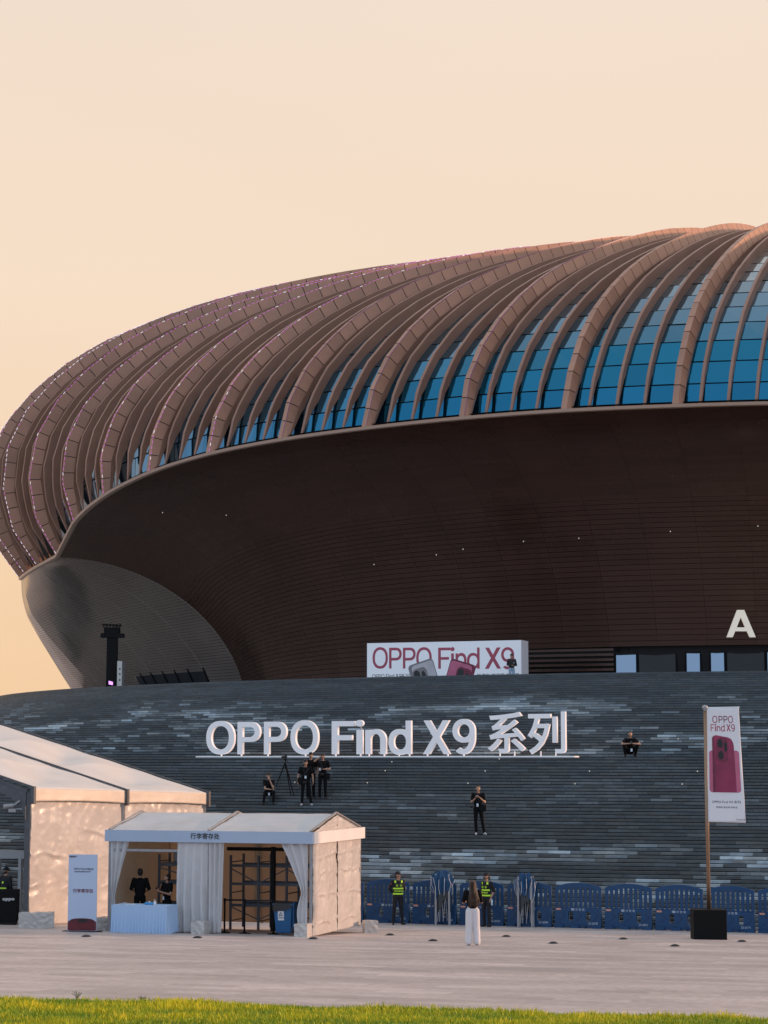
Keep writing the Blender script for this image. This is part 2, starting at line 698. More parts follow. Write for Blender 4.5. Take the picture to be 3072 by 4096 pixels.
random.seed(11)
allv, allf, allc = [], [], []
named = 0
SHEEN_BAND = [(0, 1.0), (7, .9), (10, 1.0), (19, .85), (22, .35), (28, .45), (34, .22), (46, .15), (48, .75), (56, .95),  # row weights for the sky sheen painted into the slab colours
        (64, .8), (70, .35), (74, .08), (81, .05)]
for n in range(NROW):
    r0, r1 = row_r(n), row_back(n) - .06
    z0, z1 = n * RISE + .026, (n + 1) * RISE
    da = .78 / r0
    t = T0 + da * ((n * .37) % 1.0)
    bw = np.interp(n, [q[0] for q in SHEEN_BAND], [q[1] for q in SHEEN_BAND])
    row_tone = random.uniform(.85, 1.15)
    while t < T1:
        ta, tb = t + .004 / r0, t + da - .004 / r0
        dr = random.uniform(-.006, .006)
        dz = random.uniform(-.003, .002)
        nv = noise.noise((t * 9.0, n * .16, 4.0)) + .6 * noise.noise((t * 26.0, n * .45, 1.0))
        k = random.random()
        sheen = max(0, nv * 1.25 + .14 + random.gauss(0, .30)) * bw
        tone = .088 * row_tone * random.uniform(.86, 1.14) + .55 * min(1, sheen) ** 1.5  # random stone tone plus painted sheen
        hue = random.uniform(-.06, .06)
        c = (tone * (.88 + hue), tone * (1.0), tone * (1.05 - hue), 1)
        vs = []
        for z in (z0, z1 + dz):
            vs += [polar(r0 + dr, ta, z), polar(r0 + dr, tb, z), polar(r1, tb, z), polar(r1, ta, z)]
        fs = [(1, 0, 4, 5), (4, 7, 6, 5), (0, 3, 7, 4), (2, 1, 5, 6), (0, 1, 2, 3)]
        mid = polar(r0, .5 * (ta + tb), z0)
        px = 1536 + F_PX * mid.x / mid.y
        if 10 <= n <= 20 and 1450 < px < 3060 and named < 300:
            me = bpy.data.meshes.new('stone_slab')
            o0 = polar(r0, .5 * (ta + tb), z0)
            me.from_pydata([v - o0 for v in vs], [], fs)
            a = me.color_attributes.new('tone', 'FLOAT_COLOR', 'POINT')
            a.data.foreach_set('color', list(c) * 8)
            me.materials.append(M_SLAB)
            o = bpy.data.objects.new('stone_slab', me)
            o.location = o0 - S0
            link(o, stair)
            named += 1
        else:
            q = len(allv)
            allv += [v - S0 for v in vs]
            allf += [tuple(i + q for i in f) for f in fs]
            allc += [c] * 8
        t += da
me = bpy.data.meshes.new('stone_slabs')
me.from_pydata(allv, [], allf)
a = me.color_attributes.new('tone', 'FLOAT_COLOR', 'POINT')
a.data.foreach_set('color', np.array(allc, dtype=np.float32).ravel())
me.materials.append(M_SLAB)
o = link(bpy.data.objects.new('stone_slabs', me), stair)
o['kind'] = 'stuff'

# terrace the arena stands on
TERR = NROW * RISE - .004
mb = MB()
ring = [polar(57.0, T0 + (T1 - T0) * k / 90, TERR) for k in range(91)]
mb.face(ring + [Vector((95, 110, TERR)), Vector((110, 200, TERR)), Vector((30, 215, TERR)), Vector((-25, 195, TERR))][::1])
M_TERR = mat('terrace_paving', (.36, .34, .32), .6, var=.15, scale=1)
structure(mb.build('terrace', M_TERR))

# little lights set into the stair
M_STEPLIGHT = mat('step_light_lens', (.9, .8, .6), .4, emit=(1, .8, .5), estr=.45)
random.seed(5)
for px, n in ((1568, 45), (1541, 42), (1470, 38), (1998, 46), (1941, 42), (1872, 38), (2358, 42), (2790, 42),
              (2728, 38), (2300, 38), (2715, 53), (1150, 42), (1180, 38)):
    p = on_ring(px, row_r(n) + .012)
    p.z = n * RISE + .055
    t = math.atan2(SC.x - p.x, SC.y - p.y)
    g = thing('step_light', 'tiny warm light set into a stair riser', 'light', p, -t, 'step lights in the stair')
    mb = MB()
    mb.lathe([(.035, 0), (.035, .01), (.02, .014)], n=12)
    o = mb.build('housing', M_GREYMETAL, g)
    o.rotation_euler = (PI / 2, 0, 0)
    mb = MB()
    mb.lathe([(.019, .014), (.016, .02)], n=10)
    o = mb.build('lens', M_STEPLIGHT, g)
    o.rotation_euler = (PI / 2, 0, 0)
# ================================================================== the arena
# crest line of every roof rib (rib -5 .. 20, from rim to crown), metres
CREST = np.array([[(52.71,112.96,24.64),(52.75,113.31,26.82),(52.67,114.12,28.88),(52.45,115.28,30.75),(52.17,116.75,32.38),(51.78,118.40,33.80),(51.32,120.19,35.03),(50.77,122.06,36.09),(50.16,123.97,37.03),(49.49,125.91,37.86),(48.76,127.87,38.59),(47.93,129.82,39.23),(47.04,131.77,39.80),(46.11,133.72,40.31),(45.14,135.66,40.75),(44.14,137.59,41.15),(43.11,139.52,41.50),(42.05,141.45,41.79),(40.97,143.36,42.05),(39.87,145.28,42.27),(38.76,147.18,42.45),(37.63,149.09,42.60),(36.50,150.99,42.71),(35.36,152.88,42.80),(34.21,154.78,42.86),(33.06,156.67,42.89)],
[(46.78,111.54,24.64),(46.88,111.88,26.80),(46.91,112.66,28.84),(46.85,113.81,30.69),(46.77,115.27,32.31),(46.61,116.92,33.74),(46.39,118.73,34.96),(46.10,120.61,36.02),(45.75,122.56,36.96),(45.35,124.54,37.80),(44.88,126.55,38.53),(44.32,128.56,39.18),(43.69,130.57,39.76),(43.03,132.59,40.27),(42.32,134.61,40.72),(41.57,136.63,41.12),(40.79,138.65,41.48),(39.99,140.66,41.78),(39.16,142.67,42.04),(38.32,144.67,42.26),(37.45,146.67,42.45),(36.57,148.67,42.59),(35.69,150.67,42.71),(34.79,152.66,42.80),(33.89,154.65,42.86),(32.98,156.64,42.89)],
[(40.66,110.58,24.64),(40.80,110.89,26.78),(40.94,111.65,28.81),(41.05,112.78,30.65),(41.16,114.22,32.27),(41.22,115.86,33.69),(41.25,117.65,34.91),(41.21,119.54,35.97),(41.12,121.50,36.91),(40.99,123.50,37.75),(40.79,125.53,38.48),(40.51,127.58,39.14),(40.16,129.64,39.72),(39.76,131.71,40.24),(39.33,133.78,40.70),(38.85,135.86,41.10),(38.34,137.94,41.46),(37.81,140.02,41.76),(37.24,142.10,42.03),(36.66,144.18,42.25),(36.06,146.26,42.44),(35.45,148.33,42.59),(34.82,150.41,42.71),(34.19,152.48,42.80),(33.55,154.55,42.86),(32.90,156.63,42.89)],
[(34.38,110.14,24.17),(34.55,110.33,26.33),(34.78,110.98,28.40),(35.04,112.02,30.29),(35.34,113.38,31.97),(35.63,114.98,33.42),(35.90,116.73,34.68),(36.13,118.61,35.78),(36.31,120.55,36.74),(36.45,122.56,37.60),(36.54,124.60,38.35),(36.55,126.67,39.03),(36.48,128.77,39.63),(36.37,130.88,40.16),(36.22,133.01,40.63),(36.02,135.14,41.05),(35.79,137.28,41.41),(35.53,139.42,41.73),(35.25,141.57,42.00),(34.94,143.72,42.24),(34.62,145.86,42.43),(34.28,148.01,42.58),(33.92,150.16,42.70),(33.56,152.31,42.79),(33.19,154.46,42.86),(32.82,156.61,42.89)],
[(28.12,110.38,24.61),(28.33,110.62,26.74),(28.67,111.29,28.77),(29.07,112.33,30.62),(29.56,113.68,32.23),(30.06,115.24,33.65),(30.56,116.95,34.86),(31.03,118.78,35.92),(31.46,120.68,36.86),(31.86,122.64,37.69),(32.20,124.64,38.43),(32.48,126.68,39.09),(32.69,128.76,39.68),(32.85,130.85,40.19),(32.98,132.96,40.66),(33.06,135.08,41.07),(33.12,137.21,41.43),(33.15,139.35,41.74),(33.15,141.50,42.01),(33.13,143.65,42.24),(33.09,145.81,42.43),(33.04,147.96,42.58),(32.98,150.12,42.71),(32.90,152.28,42.80),(32.82,154.44,42.86),(32.74,156.61,42.89)],
[(21.94,111.24,24.74),(22.19,111.47,26.87),(22.62,112.11,28.89),(23.16,113.11,30.73),(23.83,114.41,32.32),(24.52,115.91,33.72),(25.24,117.56,34.91),(25.94,119.32,35.96),(26.62,121.15,36.89),(27.27,123.04,37.71),(27.88,124.99,38.44),(28.41,126.98,39.09),(28.90,129.01,39.68),(29.34,131.06,40.20),(29.74,133.13,40.66),(30.11,135.23,41.07),(30.45,137.33,41.43),(30.76,139.45,41.74),(31.05,141.58,42.01),(31.32,143.71,42.24),(31.57,145.86,42.43),(31.80,148.00,42.59),(32.03,150.15,42.71),(32.24,152.30,42.80),(32.45,154.45,42.86),(32.65,156.61,42.89)],
[(15.93,112.58,24.80),(16.22,112.80,26.94),(16.74,113.41,28.96),(17.41,114.36,30.80),(18.25,115.60,32.38),(19.14,117.02,33.77),(20.07,118.59,34.95),(20.99,120.27,35.99),(21.89,122.02,36.91),(22.78,123.83,37.72),(23.64,125.70,38.44),(24.43,127.62,39.09),(25.17,129.58,39.68),(25.88,131.57,40.20),(26.56,133.59,40.66),(27.20,135.63,41.07),(27.82,137.69,41.43),(28.41,139.76,41.74),(28.98,141.84,42.01),(29.53,143.94,42.24),(30.06,146.04,42.43),(30.58,148.15,42.58),(31.09,150.26,42.71),(31.59,152.38,42.80),(32.08,154.50,42.86),(32.57,156.62,42.89)],
[(9.93,114.37,24.83),(10.32,114.55,26.98),(10.97,115.13,29.00),(11.83,116.04,30.81),(12.89,117.20,32.35),(14.01,118.53,33.70),(15.16,120.01,34.85),(16.32,121.59,35.85),(17.44,123.26,36.75),(18.52,124.99,37.57),(19.57,126.78,38.30),(20.58,128.62,38.98),(21.57,130.48,39.60),(22.53,132.39,40.16),(23.46,134.32,40.64),(24.37,136.29,41.05),(25.26,138.27,41.41),(26.13,140.27,41.73),(26.97,142.28,42.00),(27.79,144.31,42.23),(28.60,146.35,42.42),(29.39,148.40,42.57),(30.18,150.45,42.69),(30.96,152.51,42.78),(31.73,154.57,42.84),(32.50,156.64,42.88)],
[(4.29,116.49,24.75),(4.63,116.59,26.97),(5.43,117.10,29.00),(6.52,117.92,30.77),(7.75,119.01,32.30),(9.05,120.28,33.63),(10.38,121.68,34.77),(11.72,123.19,35.76),(13.05,124.76,36.66),(14.38,126.38,37.48),(15.68,128.05,38.21),(16.94,129.78,38.90),(18.17,131.55,39.52),(19.38,133.36,40.08),(20.57,135.21,40.57),(21.73,137.08,40.98),(22.87,138.98,41.35),(23.99,140.90,41.66),(25.10,142.84,41.94),(26.19,144.79,42.17),(27.26,146.75,42.36),(28.33,148.73,42.51),(29.39,150.71,42.63),(30.44,152.69,42.72),(31.48,154.68,42.78),(32.52,156.67,42.82)],
[(-1.32,119.03,24.56),(-0.85,119.08,26.81),(0.08,119.51,28.86),(1.35,120.26,30.63),(2.77,121.23,32.15),(4.27,122.35,33.49),(5.80,123.61,34.65),(7.34,124.99,35.66),(8.88,126.44,36.57),(10.39,127.98,37.38),(11.88,129.57,38.10),(13.37,131.20,38.75),(14.83,132.88,39.34),(16.28,134.59,39.86),(17.71,136.33,40.32),(19.11,138.11,40.73),(20.50,139.91,41.09),(21.88,141.73,41.40),(23.23,143.56,41.67),(24.58,145.42,41.90),(25.91,147.28,42.09),(27.23,149.16,42.24),(28.55,151.05,42.36),(29.85,152.94,42.44),(31.16,154.83,42.50),(32.46,156.73,42.53)],
[(-6.35,121.91,24.32),(-5.84,121.91,26.62),(-4.83,122.24,28.71),(-3.45,122.85,30.52),(-1.91,123.70,32.09),(-0.29,124.74,33.44),(1.40,125.88,34.62),(3.12,127.12,35.65),(4.84,128.45,36.57),(6.53,129.89,37.38),(8.21,131.38,38.11),(9.89,132.89,38.76),(11.57,134.44,39.34),(13.23,136.03,39.86),(14.88,137.65,40.33),(16.51,139.31,40.74),(18.12,140.99,41.10),(19.73,142.69,41.41),(21.32,144.41,41.68),(22.90,146.14,41.91),(24.47,147.89,42.10),(26.03,149.65,42.25),(27.58,151.42,42.37),(29.13,153.20,42.45),(30.68,154.98,42.51),(32.22,156.76,42.54)],
[(-10.93,125.09,23.91),(-10.48,125.03,26.29),(-9.42,125.29,28.45),(-7.94,125.82,30.30),(-6.27,126.54,31.92),(-4.50,127.41,33.34),(-2.66,128.42,34.57),(-0.78,129.54,35.65),(1.11,130.73,36.60),(3.02,132.00,37.44),(4.92,133.32,38.18),(6.82,134.69,38.85),(8.70,136.11,39.44),(10.58,137.57,39.97),(12.45,139.06,40.44),(14.30,140.58,40.85),(16.14,142.13,41.22),(17.97,143.70,41.54),(19.79,145.30,41.81),(21.60,146.91,42.04),(23.41,148.53,42.24),(25.20,150.17,42.39),(26.99,151.81,42.51),(28.78,153.47,42.60),(30.56,155.12,42.66),(32.34,156.78,42.69)],
[(-14.95,128.59,23.21),(-14.66,128.41,25.67),(-13.69,128.50,27.96),(-12.24,128.86,29.96),(-10.55,129.46,31.70),(-8.74,130.28,33.22),(-6.80,131.20,34.49),(-4.78,132.18,35.60),(-2.73,133.23,36.57),(-0.67,134.36,37.43),(1.40,135.55,38.18),(3.47,136.78,38.85),(5.54,138.05,39.45),(7.60,139.36,39.98),(9.66,140.70,40.45),(11.71,142.08,40.87),(13.74,143.48,41.23),(15.77,144.90,41.55),(17.79,146.35,41.82),(19.81,147.82,42.06),(21.82,149.29,42.25),(23.82,150.79,42.41),(25.82,152.29,42.53),(27.81,153.79,42.62),(29.80,155.31,42.68),(31.79,156.82,42.71)],
[(-18.25,132.47,22.23),(-18.42,132.10,24.78),(-17.65,132.06,27.25),(-16.32,132.29,29.47),(-14.58,132.76,31.35),(-12.64,133.35,32.99),(-10.56,134.07,34.38),(-8.37,134.88,35.54),(-6.14,135.78,36.54),(-3.89,136.74,37.43),(-1.62,137.76,38.21),(0.65,138.84,38.91),(2.92,139.95,39.53),(5.19,141.11,40.08),(7.45,142.31,40.56),(9.71,143.53,40.99),(11.96,144.79,41.37),(14.21,146.07,41.70),(16.45,147.37,41.98),(18.68,148.69,42.22),(20.91,150.03,42.43),(23.14,151.38,42.59),(25.36,152.73,42.71),(27.57,154.10,42.81),(29.79,155.47,42.87),(32.00,156.84,42.90)],
[(-20.73,136.65,21.00),(-21.48,136.13,23.53),(-21.23,135.95,26.22),(-20.13,136.01,28.69),(-18.44,136.28,30.80),(-16.45,136.68,32.60),(-14.26,137.21,34.13),(-11.93,137.85,35.37),(-9.54,138.57,36.44),(-7.11,139.36,37.36),(-4.66,140.21,38.18),(-2.20,141.11,38.90),(0.27,142.06,39.54),(2.73,143.05,40.11),(5.20,144.08,40.61),(7.66,145.15,41.06),(10.12,146.24,41.44),(12.57,147.36,41.78),(15.02,148.51,42.06),(17.47,149.67,42.30),(19.91,150.85,42.51),(22.35,152.04,42.67),(24.78,153.24,42.79),(27.21,154.45,42.88),(29.64,155.67,42.94),(32.07,156.88,42.97)],
[(-22.55,141.21,19.22),(-23.91,140.57,21.66),(-24.37,140.16,24.44),(-23.90,140.00,27.25),(-22.54,140.03,29.76),(-20.61,140.23,31.88),(-18.41,140.53,33.70),(-16.00,140.94,35.18),(-13.45,141.46,36.39),(-10.84,142.06,37.43),(-8.19,142.72,38.32),(-5.52,143.44,39.09),(-2.84,144.21,39.78),(-0.16,145.02,40.39),(2.53,145.87,40.93),(5.22,146.76,41.39),(7.91,147.69,41.79),(10.59,148.64,42.14),(13.27,149.62,42.44),(15.95,150.62,42.68),(18.63,151.64,42.89),(21.30,152.68,43.05),(23.97,153.72,43.17),(26.64,154.77,43.25),(29.31,155.83,43.31),(31.98,156.89,43.33)],
[(-24.59,145.48,18.90),(-26.20,144.92,21.30),(-26.91,144.51,24.12),(-26.65,144.28,27.04),(-25.38,144.18,29.69),(-23.43,144.20,31.91),(-21.17,144.32,33.80),(-18.66,144.55,35.34),(-16.00,144.88,36.57),(-13.27,145.28,37.63),(-10.49,145.74,38.53),(-7.69,146.26,39.31),(-4.87,146.82,40.00),(-2.05,147.43,40.62),(0.79,148.08,41.16),(3.62,148.78,41.62),(6.46,149.51,42.01),(9.29,150.26,42.35),(12.13,151.04,42.64),(14.96,151.85,42.88),(17.80,152.67,43.07),(20.63,153.50,43.22),(23.46,154.35,43.33),(26.28,155.21,43.40),(29.11,156.07,43.45),(31.94,156.93,43.46)],
[(-26.16,149.82,18.74),(-27.91,149.39,21.14),(-28.78,149.02,23.98),(-28.64,148.75,26.96),(-27.43,148.52,29.70),(-25.47,148.38,31.98),(-23.15,148.32,33.90),(-20.59,148.36,35.47),(-17.84,148.49,36.72),(-15.03,148.69,37.78),(-12.16,148.95,38.67),(-9.27,149.26,39.46),(-6.35,149.62,40.15),(-3.43,150.02,40.76),(-0.50,150.46,41.30),(2.45,150.95,41.75),(5.39,151.46,42.14),(8.34,152.01,42.47),(11.28,152.58,42.75),(14.23,153.17,42.98),(17.18,153.78,43.17),(20.13,154.40,43.31),(23.07,155.04,43.41),(26.02,155.68,43.48),(28.96,156.33,43.52),(31.91,156.98,43.52)],
[(-27.29,154.22,18.82),(-29.08,153.92,21.25),(-29.95,153.63,24.12),(-29.81,153.33,27.13),(-28.57,152.98,29.87),(-26.57,152.69,32.14),(-24.23,152.46,34.06),(-21.62,152.31,35.61),(-18.84,152.24,36.84),(-15.99,152.24,37.89),(-13.08,152.29,38.77),(-10.14,152.39,39.54),(-7.18,152.54,40.22),(-4.20,152.74,40.82),(-1.22,152.96,41.36),(1.78,153.23,41.80),(4.78,153.53,42.18),(7.79,153.85,42.50),(10.80,154.20,42.78),(13.81,154.57,43.00),(16.82,154.96,43.18),(19.83,155.36,43.32),(22.85,155.77,43.42),(25.86,156.19,43.49),(28.87,156.62,43.52),(31.88,157.04,43.53)],
[(-28.05,158.69,19.24),(-29.71,158.51,21.76),(-30.42,158.28,24.68),(-30.15,157.92,27.66),(-28.80,157.46,30.33),(-26.78,157.01,32.54),(-24.42,156.61,34.40),(-21.79,156.29,35.87),(-19.01,156.02,37.07),(-16.16,155.82,38.07),(-13.25,155.67,38.93),(-10.31,155.57,39.68),(-7.35,155.51,40.35),(-4.37,155.49,40.93),(-1.38,155.50,41.44),(1.62,155.55,41.86),(4.64,155.62,42.23),(7.65,155.73,42.55),(10.67,155.85,42.81),(13.70,156.00,43.02),(16.72,156.16,43.20),(19.75,156.33,43.33),(22.78,156.52,43.43),(25.81,156.71,43.49),(28.84,156.90,43.52),(31.86,157.11,43.53)],
[(-28.21,163.18,20.17),(-29.57,163.09,22.81),(-29.96,162.86,25.75),(-29.40,162.39,28.62),(-27.90,161.79,31.11),(-25.85,161.20,33.19),(-23.50,160.65,34.94),(-20.89,160.16,36.29),(-18.17,159.71,37.43),(-15.36,159.32,38.37),(-12.51,158.98,39.18),(-9.63,158.68,39.89),(-6.72,158.42,40.52),(-3.80,158.19,41.08),(-0.86,158.00,41.56),(2.09,157.83,41.96),(5.05,157.69,42.31),(8.02,157.58,42.61),(10.99,157.48,42.85),(13.96,157.41,43.06),(16.94,157.34,43.22),(19.92,157.30,43.35),(22.91,157.26,43.44),(25.89,157.22,43.49),(28.87,157.19,43.52),(31.86,157.17,43.53)],
[(-27.60,167.66,21.22),(-28.55,167.60,23.95),(-28.66,167.29,26.84),(-27.83,166.68,29.55),(-26.23,165.95,31.86),(-24.20,165.23,33.81),(-21.88,164.52,35.42),(-19.34,163.86,36.67),(-16.70,163.25,37.74),(-13.98,162.68,38.63),(-11.22,162.15,39.40),(-8.44,161.66,40.08),(-5.62,161.21,40.68),(-2.79,160.78,41.21),(0.06,160.39,41.66),(2.93,160.02,42.05),(5.80,159.67,42.38),(8.68,159.35,42.66),(11.57,159.05,42.89),(14.46,158.76,43.09),(17.36,158.48,43.24),(20.25,158.22,43.36),(23.16,157.96,43.44),(26.06,157.72,43.50),(28.96,157.47,43.53),(31.86,157.23,43.53)],
[(-25.97,172.04,21.77),(-26.71,171.99,24.51),(-26.74,171.62,27.33),(-25.89,170.91,29.94),(-24.33,170.05,32.17),(-22.38,169.19,34.07),(-20.15,168.33,35.62),(-17.71,167.50,36.84),(-15.17,166.70,37.88),(-12.55,165.96,38.75),(-9.89,165.24,39.50),(-7.20,164.56,40.17),(-4.48,163.92,40.76),(-1.74,163.30,41.28),(1.02,162.71,41.72),(3.79,162.14,42.09),(6.57,161.59,42.42),(9.37,161.06,42.69),(12.17,160.56,42.92),(14.98,160.06,43.11),(17.79,159.58,43.25),(20.60,159.11,43.37),(23.42,158.65,43.45),(26.24,158.19,43.50),(29.06,157.74,43.53),(31.88,157.29,43.53)],
[(-23.64,176.24,22.11),(-24.28,176.22,24.82),(-24.29,175.79,27.57),(-23.50,175.00,30.12),(-22.05,174.02,32.30),(-20.23,173.03,34.18),(-18.12,172.02,35.71),(-15.80,171.02,36.92),(-13.38,170.06,37.95),(-10.88,169.13,38.81),(-8.34,168.24,39.56),(-5.76,167.37,40.22),(-3.15,166.54,40.80),(-0.51,165.73,41.31),(2.14,164.95,41.75),(4.81,164.19,42.12),(7.49,163.44,42.44),(10.18,162.72,42.71),(12.88,162.01,42.93),(15.59,161.32,43.12),(18.30,160.64,43.26),(21.02,159.97,43.37),(23.73,159.31,43.45),(26.46,158.65,43.50),(29.18,158.00,43.53),(31.90,157.35,43.53)],
[(-20.81,180.25,22.44),(-21.34,180.22,25.12),(-21.36,179.75,27.81),(-20.63,178.87,30.28),(-19.31,177.80,32.42),(-17.63,176.69,34.27),(-15.66,175.53,35.78),(-13.49,174.38,36.98),(-11.22,173.25,38.00),(-8.86,172.16,38.86),(-6.45,171.09,39.60),(-4.00,170.05,40.26),(-1.53,169.04,40.84),(0.98,168.06,41.34),(3.50,167.09,41.78),(6.04,166.14,42.14),(8.60,165.21,42.46),(11.17,164.30,42.72),(13.75,163.40,42.94),(16.33,162.52,43.13),(18.92,161.65,43.27),(21.52,160.79,43.38),(24.12,159.94,43.46),(26.73,159.09,43.51),(29.33,158.25,43.53),(31.94,157.41,43.53)],
[(-17.48,184.03,22.78),(-17.94,183.99,25.41),(-17.96,183.47,28.02),(-17.34,182.52,30.42),(-16.16,181.35,32.51),(-14.64,180.14,34.34),(-12.84,178.86,35.83),(-10.83,177.56,37.03),(-8.72,176.28,38.04),(-6.52,175.03,38.89),(-4.26,173.80,39.63),(-1.97,172.60,40.28),(0.36,171.42,40.86),(2.71,170.26,41.37),(5.09,169.12,41.80),(7.48,168.00,42.16),(9.89,166.89,42.47),(12.32,165.80,42.74),(14.76,164.73,42.96),(17.20,163.66,43.14),(19.65,162.61,43.28),(22.11,161.57,43.38),(24.57,160.54,43.46),(27.04,159.51,43.51),(29.51,158.49,43.53),(31.98,157.46,43.53)]])
NI, NTT = CREST.shape[:2]
AC = Vector((32.7, 157.0, 18.0))


def _cr(p0, p1, p2, p3, u):
    return .5 * (2 * p1 + (p2 - p0) * u + (2 * p0 - 5 * p1 + 4 * p2 - p3) * u * u + (3 * p1 - p0 - 3 * p2 + p3) * u ** 3)


def surf(i, t):
    """point of the roof envelope at rib number i, t = 0 rim .. 1 crown"""
    x = min(max(i + 5, 0), NI - 1.001)
    a = int(x)
    y = min(max(t, 0), 1) * (NTT - 1.001)
    k = int(y)
    rows = [CREST[min(max(a + d, 0), NI - 1)] for d in (-1, 0, 1, 2)]
    q = []
    for r in rows:
        q.append(r[k] * (1 - (y - k)) + r[k + 1] * (y - k))
    if 14 <= a <= 15:                       # the rim has a sharp corner at rib 10
        return Vector(q[1] * (1 - (x - a)) + q[2] * (x - a))
    return Vector(_cr(*q, x - a))


def frame(i, t):
    p = surf(i, t)
    tt = (surf(i, min(1, t + .02)) - surf(i, max(0, t - .02))).normalized()
    ti = surf(i + .15, t) - surf(i - .15, t)
    w = (ti - tt * ti.dot(tt)).normalized()
    n = w.cross(tt)
    if n.dot(p - AC) < 0:
        n = -n
    return p, tt, w, n.normalized()


arena = thing('arena_building', 'giant bronze ribbed arena with glazed dome bulging over a dark soffit', 'arena', (32.7, 157, TERR))
A0 = Vector(arena.location)
TS = [k / 60 for k in range(61)]
HW, PRO = .48, .17


def sweep(mb, sec, i, ts, mi=None, close=False, off=0.0):
    """sweep a section [(w, n), ...] along rib i"""
    rows = []
    for t in ts:
        p, tt, w, n = frame(i, t)
        tap = 1.0 if t < .75 else max(.25, 1 - (t - .75) * 2.6)
        dp = min(1.0, .3 + t * 14)
        rows.append([p + w * (sw * tap + off) + n * (sn * dp if sn < -.5 else sn) - A0 for sw, sn in sec])
    k = len(sec)
    seg = range(k if close else k - 1)
    base = len(mb.v)
    for r in rows:
        mb.v += [tuple(q) for q in r]
    for a in range(len(rows) - 1):
        for j in seg:
            j2 = (j + 1) % k
            mb.f.append((base + a * k + j, base + a * k + j2, base + (a + 1) * k + j2, base + (a + 1) * k + j))
            mb.m.append(0 if mi is None else mi[j])
    mb.f.append(tuple(range(base, base + k)))
    mb.m.append(0 if mi is None else mi[0])


M_LEDS = [mat('led_dim', (.20, .06, .16), .4, emit=(.55, .12, .5), estr=.06),
          mat('led_magenta', (.4, .1, .4), .4, emit=(1.0, .25, .9), estr=.45),
          mat('led_white', (.8, .7, .8), .4, emit=(1.0, .85, 1.0), estr=.7)]

rest = MB()
named = 0
panel_jobs = []
for i in range(-5, 20):
    core = MB()
    sec = [(0, -1.2), (0, -.06), (-.36, .04), (-.58, -.58), (-.58, -1.2)]
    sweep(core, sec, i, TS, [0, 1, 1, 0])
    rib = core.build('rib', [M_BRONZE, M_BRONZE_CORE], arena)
    # cladding panels on the two faces of the prow
    L = sum((surf(i, TS[k + 1]) - surf(i, TS[k])).length for k in range(60))
    npan = int(L * .97 / 1.12)
    for q in range(npan):
        ta, tb = .97 * q / npan, .97 * (q + 1) / npan
        g = .028 / L
        ta, tb = ta + g, tb - g
        fr = [frame(i, ta), frame(i, tb)]
        tapa = [1.0 if t < .75 else max(.25, 1 - (t - .75) * 2.6) for t in (ta, tb)]
        for side in (1, -1):
            a2, b2 = ((0, 0), (-.355, .10)) if side > 0 else ((-.61, -.58), (-.37, .095))
            nx, nn = (.10, .355) if side > 0 else (-.67, .24)
            ln = math.hypot(nx, nn)
            th = .05 + random.uniform(-.008, .008)
            nx, nn = nx / ln * th, nn / ln * th
            lo, up = [], []
            for (p, tt, w, n), tp, tq in zip(fr, tapa, (ta, tb)):
                for (sw, sn) in (a2, b2):
                    if sn < -.5:
                        sn *= min(1, .35 + tq * 14)
                    lo.append(p + w * (sw * tp - nx * .9) + n * (sn - nn * .9 - .01) - A0)
                    up.append(p + w * (sw * tp) + n * sn - A0)
            pts = [lo[0], lo[1], lo[3], lo[2], up[0], up[1], up[3], up[2]]
            panel_jobs.append((i, q, side, rib, pts))
    if 3 <= i <= 15:
        led = MB()
        k = 1 if i >= 6 else 0
        step = .34
        s = 0.0
        tmax = .5 if i < 9 else .42
        tt0 = .0
        nseg = int(L * tmax / step)
        for q in range(nseg):
            t = tmax * q / nseg
            p, tt, w, n = frame(i, t + .002)
            c = p - w * .362 + n * .11 - A0
            led.bar(c, c + tt * (.2 if k else step), .03, .03, mi=(0 if (q * 7 + i * 3) % 5 else 1))
        led.build('led_strip', [M_LEDS[0], M_LEDS[0]] if k == 0 else [M_LEDS[1], M_LEDS[2]] if i < 11 else [M_LEDS[2], M_LEDS[1]], rib)['kind'] = 'stuff'

for (i, q, side, rib, pts) in panel_jobs:
    if ((1 <= i <= 7 and q < 22) and named < 300):
        mb = MB()
        c = sum((Vector(p) for p in pts), Vector()) / 8
        mb.hexa([Vector(p) - c for p in pts])
        o = mb.build('rib_panel', M_BRONZE, rib)
        o.location = c
        named += 1
    else:
        rest.hexa(pts)
rest.build('rib_panels', M_BRONZE, arena)['kind'] = 'stuff'

# slender fins between the ribs
for i in range(-5, 19):
    for q in (.26, .51, .76):
        mb = MB()
        sweep(mb, [(.075, -1.12), (.075, -.42), (-.085, -.42), (-.12, -1.12)], i + q, TS[:56])
        mb.build('fin', M_FIN, arena)

# glazing
m = bpy.data.materials.new('dome_glass')
m.use_nodes = True
n_, l_ = m.node_tree.nodes, m.node_tree.links
b_ = n_['Principled BSDF']
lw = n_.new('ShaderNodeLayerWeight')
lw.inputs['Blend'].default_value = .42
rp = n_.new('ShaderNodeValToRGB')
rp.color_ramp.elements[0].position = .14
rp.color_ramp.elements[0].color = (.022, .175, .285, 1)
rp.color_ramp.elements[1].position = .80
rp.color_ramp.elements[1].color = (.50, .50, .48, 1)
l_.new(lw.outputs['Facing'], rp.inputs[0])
pv = n_.new('ShaderNodeVectorMath')
pv.operation = 'SCALE'
l_.new(rp.outputs[0], pv.inputs[0])
l_.new(per_piece(m.node_tree, 1.0, .10), pv.inputs['Scale'])
l_.new(pv.outputs[0], b_.inputs['Base Color'])
b_.inputs['Metallic'].default_value = .92
b_.inputs['Roughness'].default_value = .06
tcn = n_.new('ShaderNodeNewGeometry')
nz = n_.new('ShaderNodeTexNoise')
